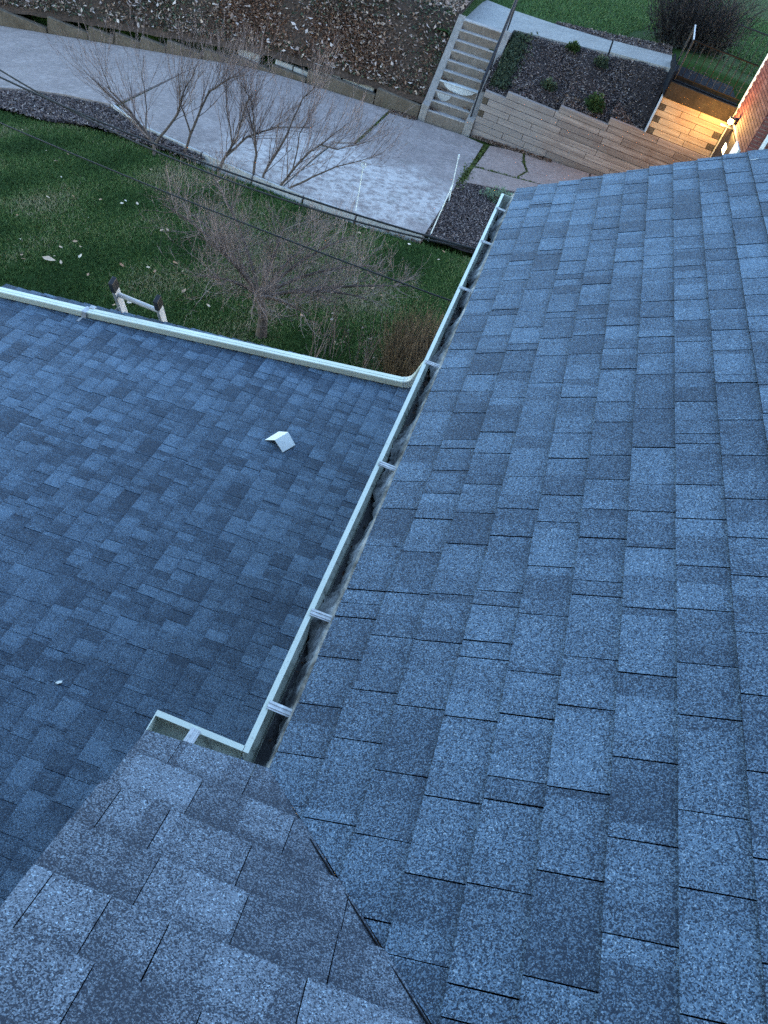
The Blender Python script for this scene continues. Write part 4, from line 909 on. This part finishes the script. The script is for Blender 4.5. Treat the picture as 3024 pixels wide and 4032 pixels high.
quads('mulch_chips', np.stack([x, y, sheet_z(lambda a, b: hD(a) - .02, x, y) + RNG.uniform(0, .03, len(x))], 1), .034, M_CHIP, RNG.random(len(x)), .5, .3)
x = RNG.uniform(-2.5, 2.3, 9000); e = path_far(x); y = e + RNG.random(len(x)) * (.35 + np.clip(.3 * (x + .9), 0, 1.2)); ok = x > -.9; x, y = x[ok], y[ok]
quads('mulch_chips', np.stack([x, y, sheet_z(upper_z, x, y) - .03 + RNG.uniform(0, .04, len(x))], 1), .05, M_CHIP, RNG.random(len(x)), .5, .35)
# drifts of dry leaves at the wall feet, leaf bits under the trees, on steps
Q = []
for (x0, x1, y0, y1, n, f) in ((-1.75, .4, 21.38, 21.58, 520, lambda a, b: hD(a) + .01), (-4.05, -3.3, 21.30, 21.56, 190, lambda a, b: hD(a) + .01), (-2.3, -1.5, 14.75, 14.95, 90, lambda a, b: hL(a) + .02), (-.2, .95, 21.8, 22.05, 110, lambda a, b: bed_z(a, b) + .02)):
    xx = RNG.uniform(x0, x1, n); yy = y1 - (y1 - y0) * RNG.random(n) ** 1.6; zz = sheet_z(f, xx, yy); Q.append(np.stack([xx, yy, zz + RNG.uniform(0, .03, n)], 1))
for i, n in ((0, 36), (1, 24), (2, 60), (3, 46), (5, 14)):
    y0 = sy0 + (sy1 - sy0) * (i + .45) / NS; z1 = sz0 + (sz1 - sz0) * (i + 1) / NS - .01; xx = np.where(RNG.random(n) < .6, XL + .2 + abs(RNG.normal(0, .12, n)), XR - .22 - abs(RNG.normal(0, .12, n)))
    if i in (2, 3): xx = XL + .2 + abs(RNG.normal(0, .14, n))
    Q.append(np.stack([xx, y0 + RNG.uniform(0, .1, n), z1 + .05 * (xx - XL) + RNG.uniform(0, .03, n)], 1))
gd = quads('gutter_debris', DB, .010, M_DRY, RNG.random(len(DB)) ** 2 * .7, .6); par(gd, gm)
Q = np.concatenate(Q); quads('leaf_litter', Q, .040, M_DRY, RNG.random(len(Q)) * .75, .4)
# moss in the slab joints
ms = []
for A in ([(-1.30, 21.2), (-1.35, 19.47), (-1.40, 18.3)], [(-4.05, 21.5), (-4.07, 19.9), (-4.08, 18.59)], [(-1.35, 19.47), (.2, 19.66)], [(-.33, 21.5), (-.23, 20.75), (-.07, 20.26), (-.23, 19.6)]):
    for a, b in zip(A, A[1:]):
        n = int(80 * math.dist(a, b)); t = RNG.random(n); ms.append(np.stack([a[0] + (b[0] - a[0]) * t + RNG.normal(0, .025, n), a[1] + (b[1] - a[1]) * t + RNG.normal(0, .02, n), np.zeros(n)], 1))
ms.append(np.stack([RNG.normal(-1.37, .06, 420), RNG.normal(18.75, .38, 420), np.zeros(420)], 1))
ms = np.concatenate(ms); ms[:, 2] = [hD(a) + RNG.uniform(-.005, .012) for a in ms[:, 0]]
quads('moss', ms, .030, m_tone('moss_tufts', (0, (.02, .028, .006)), (1, (.075, .095, .02))), RNG.random(len(ms)), .3, .8)

# ------------------------------------------------------------------ single fallen leaves on the lawn
lf = bmesh.new(); vs = [lf.verts.new(p) for p in ((-.075, 0, .0), (-.02, .045, .022), (.05, .03, .012), (.085, 0, .03), (.045, -.036, .02), (-.025, -.04, .006), (0, 0, -.002))]
for i in range(6): lf.faces.new((vs[i], vs[(i + 1) % 6], vs[6]))
lfm = bpy.data.meshes.new('fallen_leaf'); lf.to_mesh(lfm); lf.free(); lfm.materials.append(M_DRYO)
LV = [(-10.15, 14.65), (-9.1, 13.85), (-8.65, 13.89), (-8.63, 13.46), (-8.13, 12.82), (-7.82, 11.91), (-7.5, 12.19), (-7.07, 12.37), (-6.71, 12.61), (-6.71, 12.48), (-6.49, 12.64), (-7.84, 11.03), (-7.73, 11.15), (-6.87, 11.63), (-7.31, 10.31), (-6.6, 10.76), (-6.67, 10.46), (-6.44, 10.66), (-6.28, 10.38), (-6.59, 10.15), (-6.41, 10.04), (-6.9, 9.8), (-7.0, 9.9), (-5.89, 9.95), (-5.62, 10.52), (-5.25, 10.71), (-5.11, 10.66), (-5.61, 12.08), (-5.68, 12.0), (-5.32, 12.7), (-7.0, 14.13), (-5.87, 14.07), (-8.29, 15.3), (-4.97, 11.11), (-4.98, 9.6), (-5.13, 9.4), (-4.46, 10.38), (-3.95, 10.21), (-3.57, 9.5), (-4.75, 10.93), (-2.68, 11.72), (-1.82, 12.41), (-1.61, 12.27), (-1.86, 11.84), (-.83, 12.78), (-2.12, 11.0), (-2.58, 10.81), (-1.01, 14.3), (-1.68, 14.54), (-2.41, 14.7), (-2.64, 14.63), (-2.66, 14.32), (-2.15, 12.44), (-.99, 14.7)]
for x, y in LV:
    o = link(bpy.data.objects.new('fallen_leaf', lfm)); s = random.uniform(.34, .66); o.scale = (s, s, s); o.location = (x, y, hL(x) + .05); o.rotation_euler = (random.uniform(-.4, .4), random.uniform(-.4, .4), random.uniform(0, 6.28))
    tag(o, 'dry pale fallen leaf lying on the green lawn', 'leaf', 'fallen leaves scattered on the lawn')
o = tag(link(bpy.data.objects.new('fallen_bark', lfm)), 'pale white oval bark scrap on the lawn nearest the ladder', 'bark scrap'); o.location = (-6.6, 10.0, hL(-6.6) + .06); o.scale = (1.5, 1.3, 1)
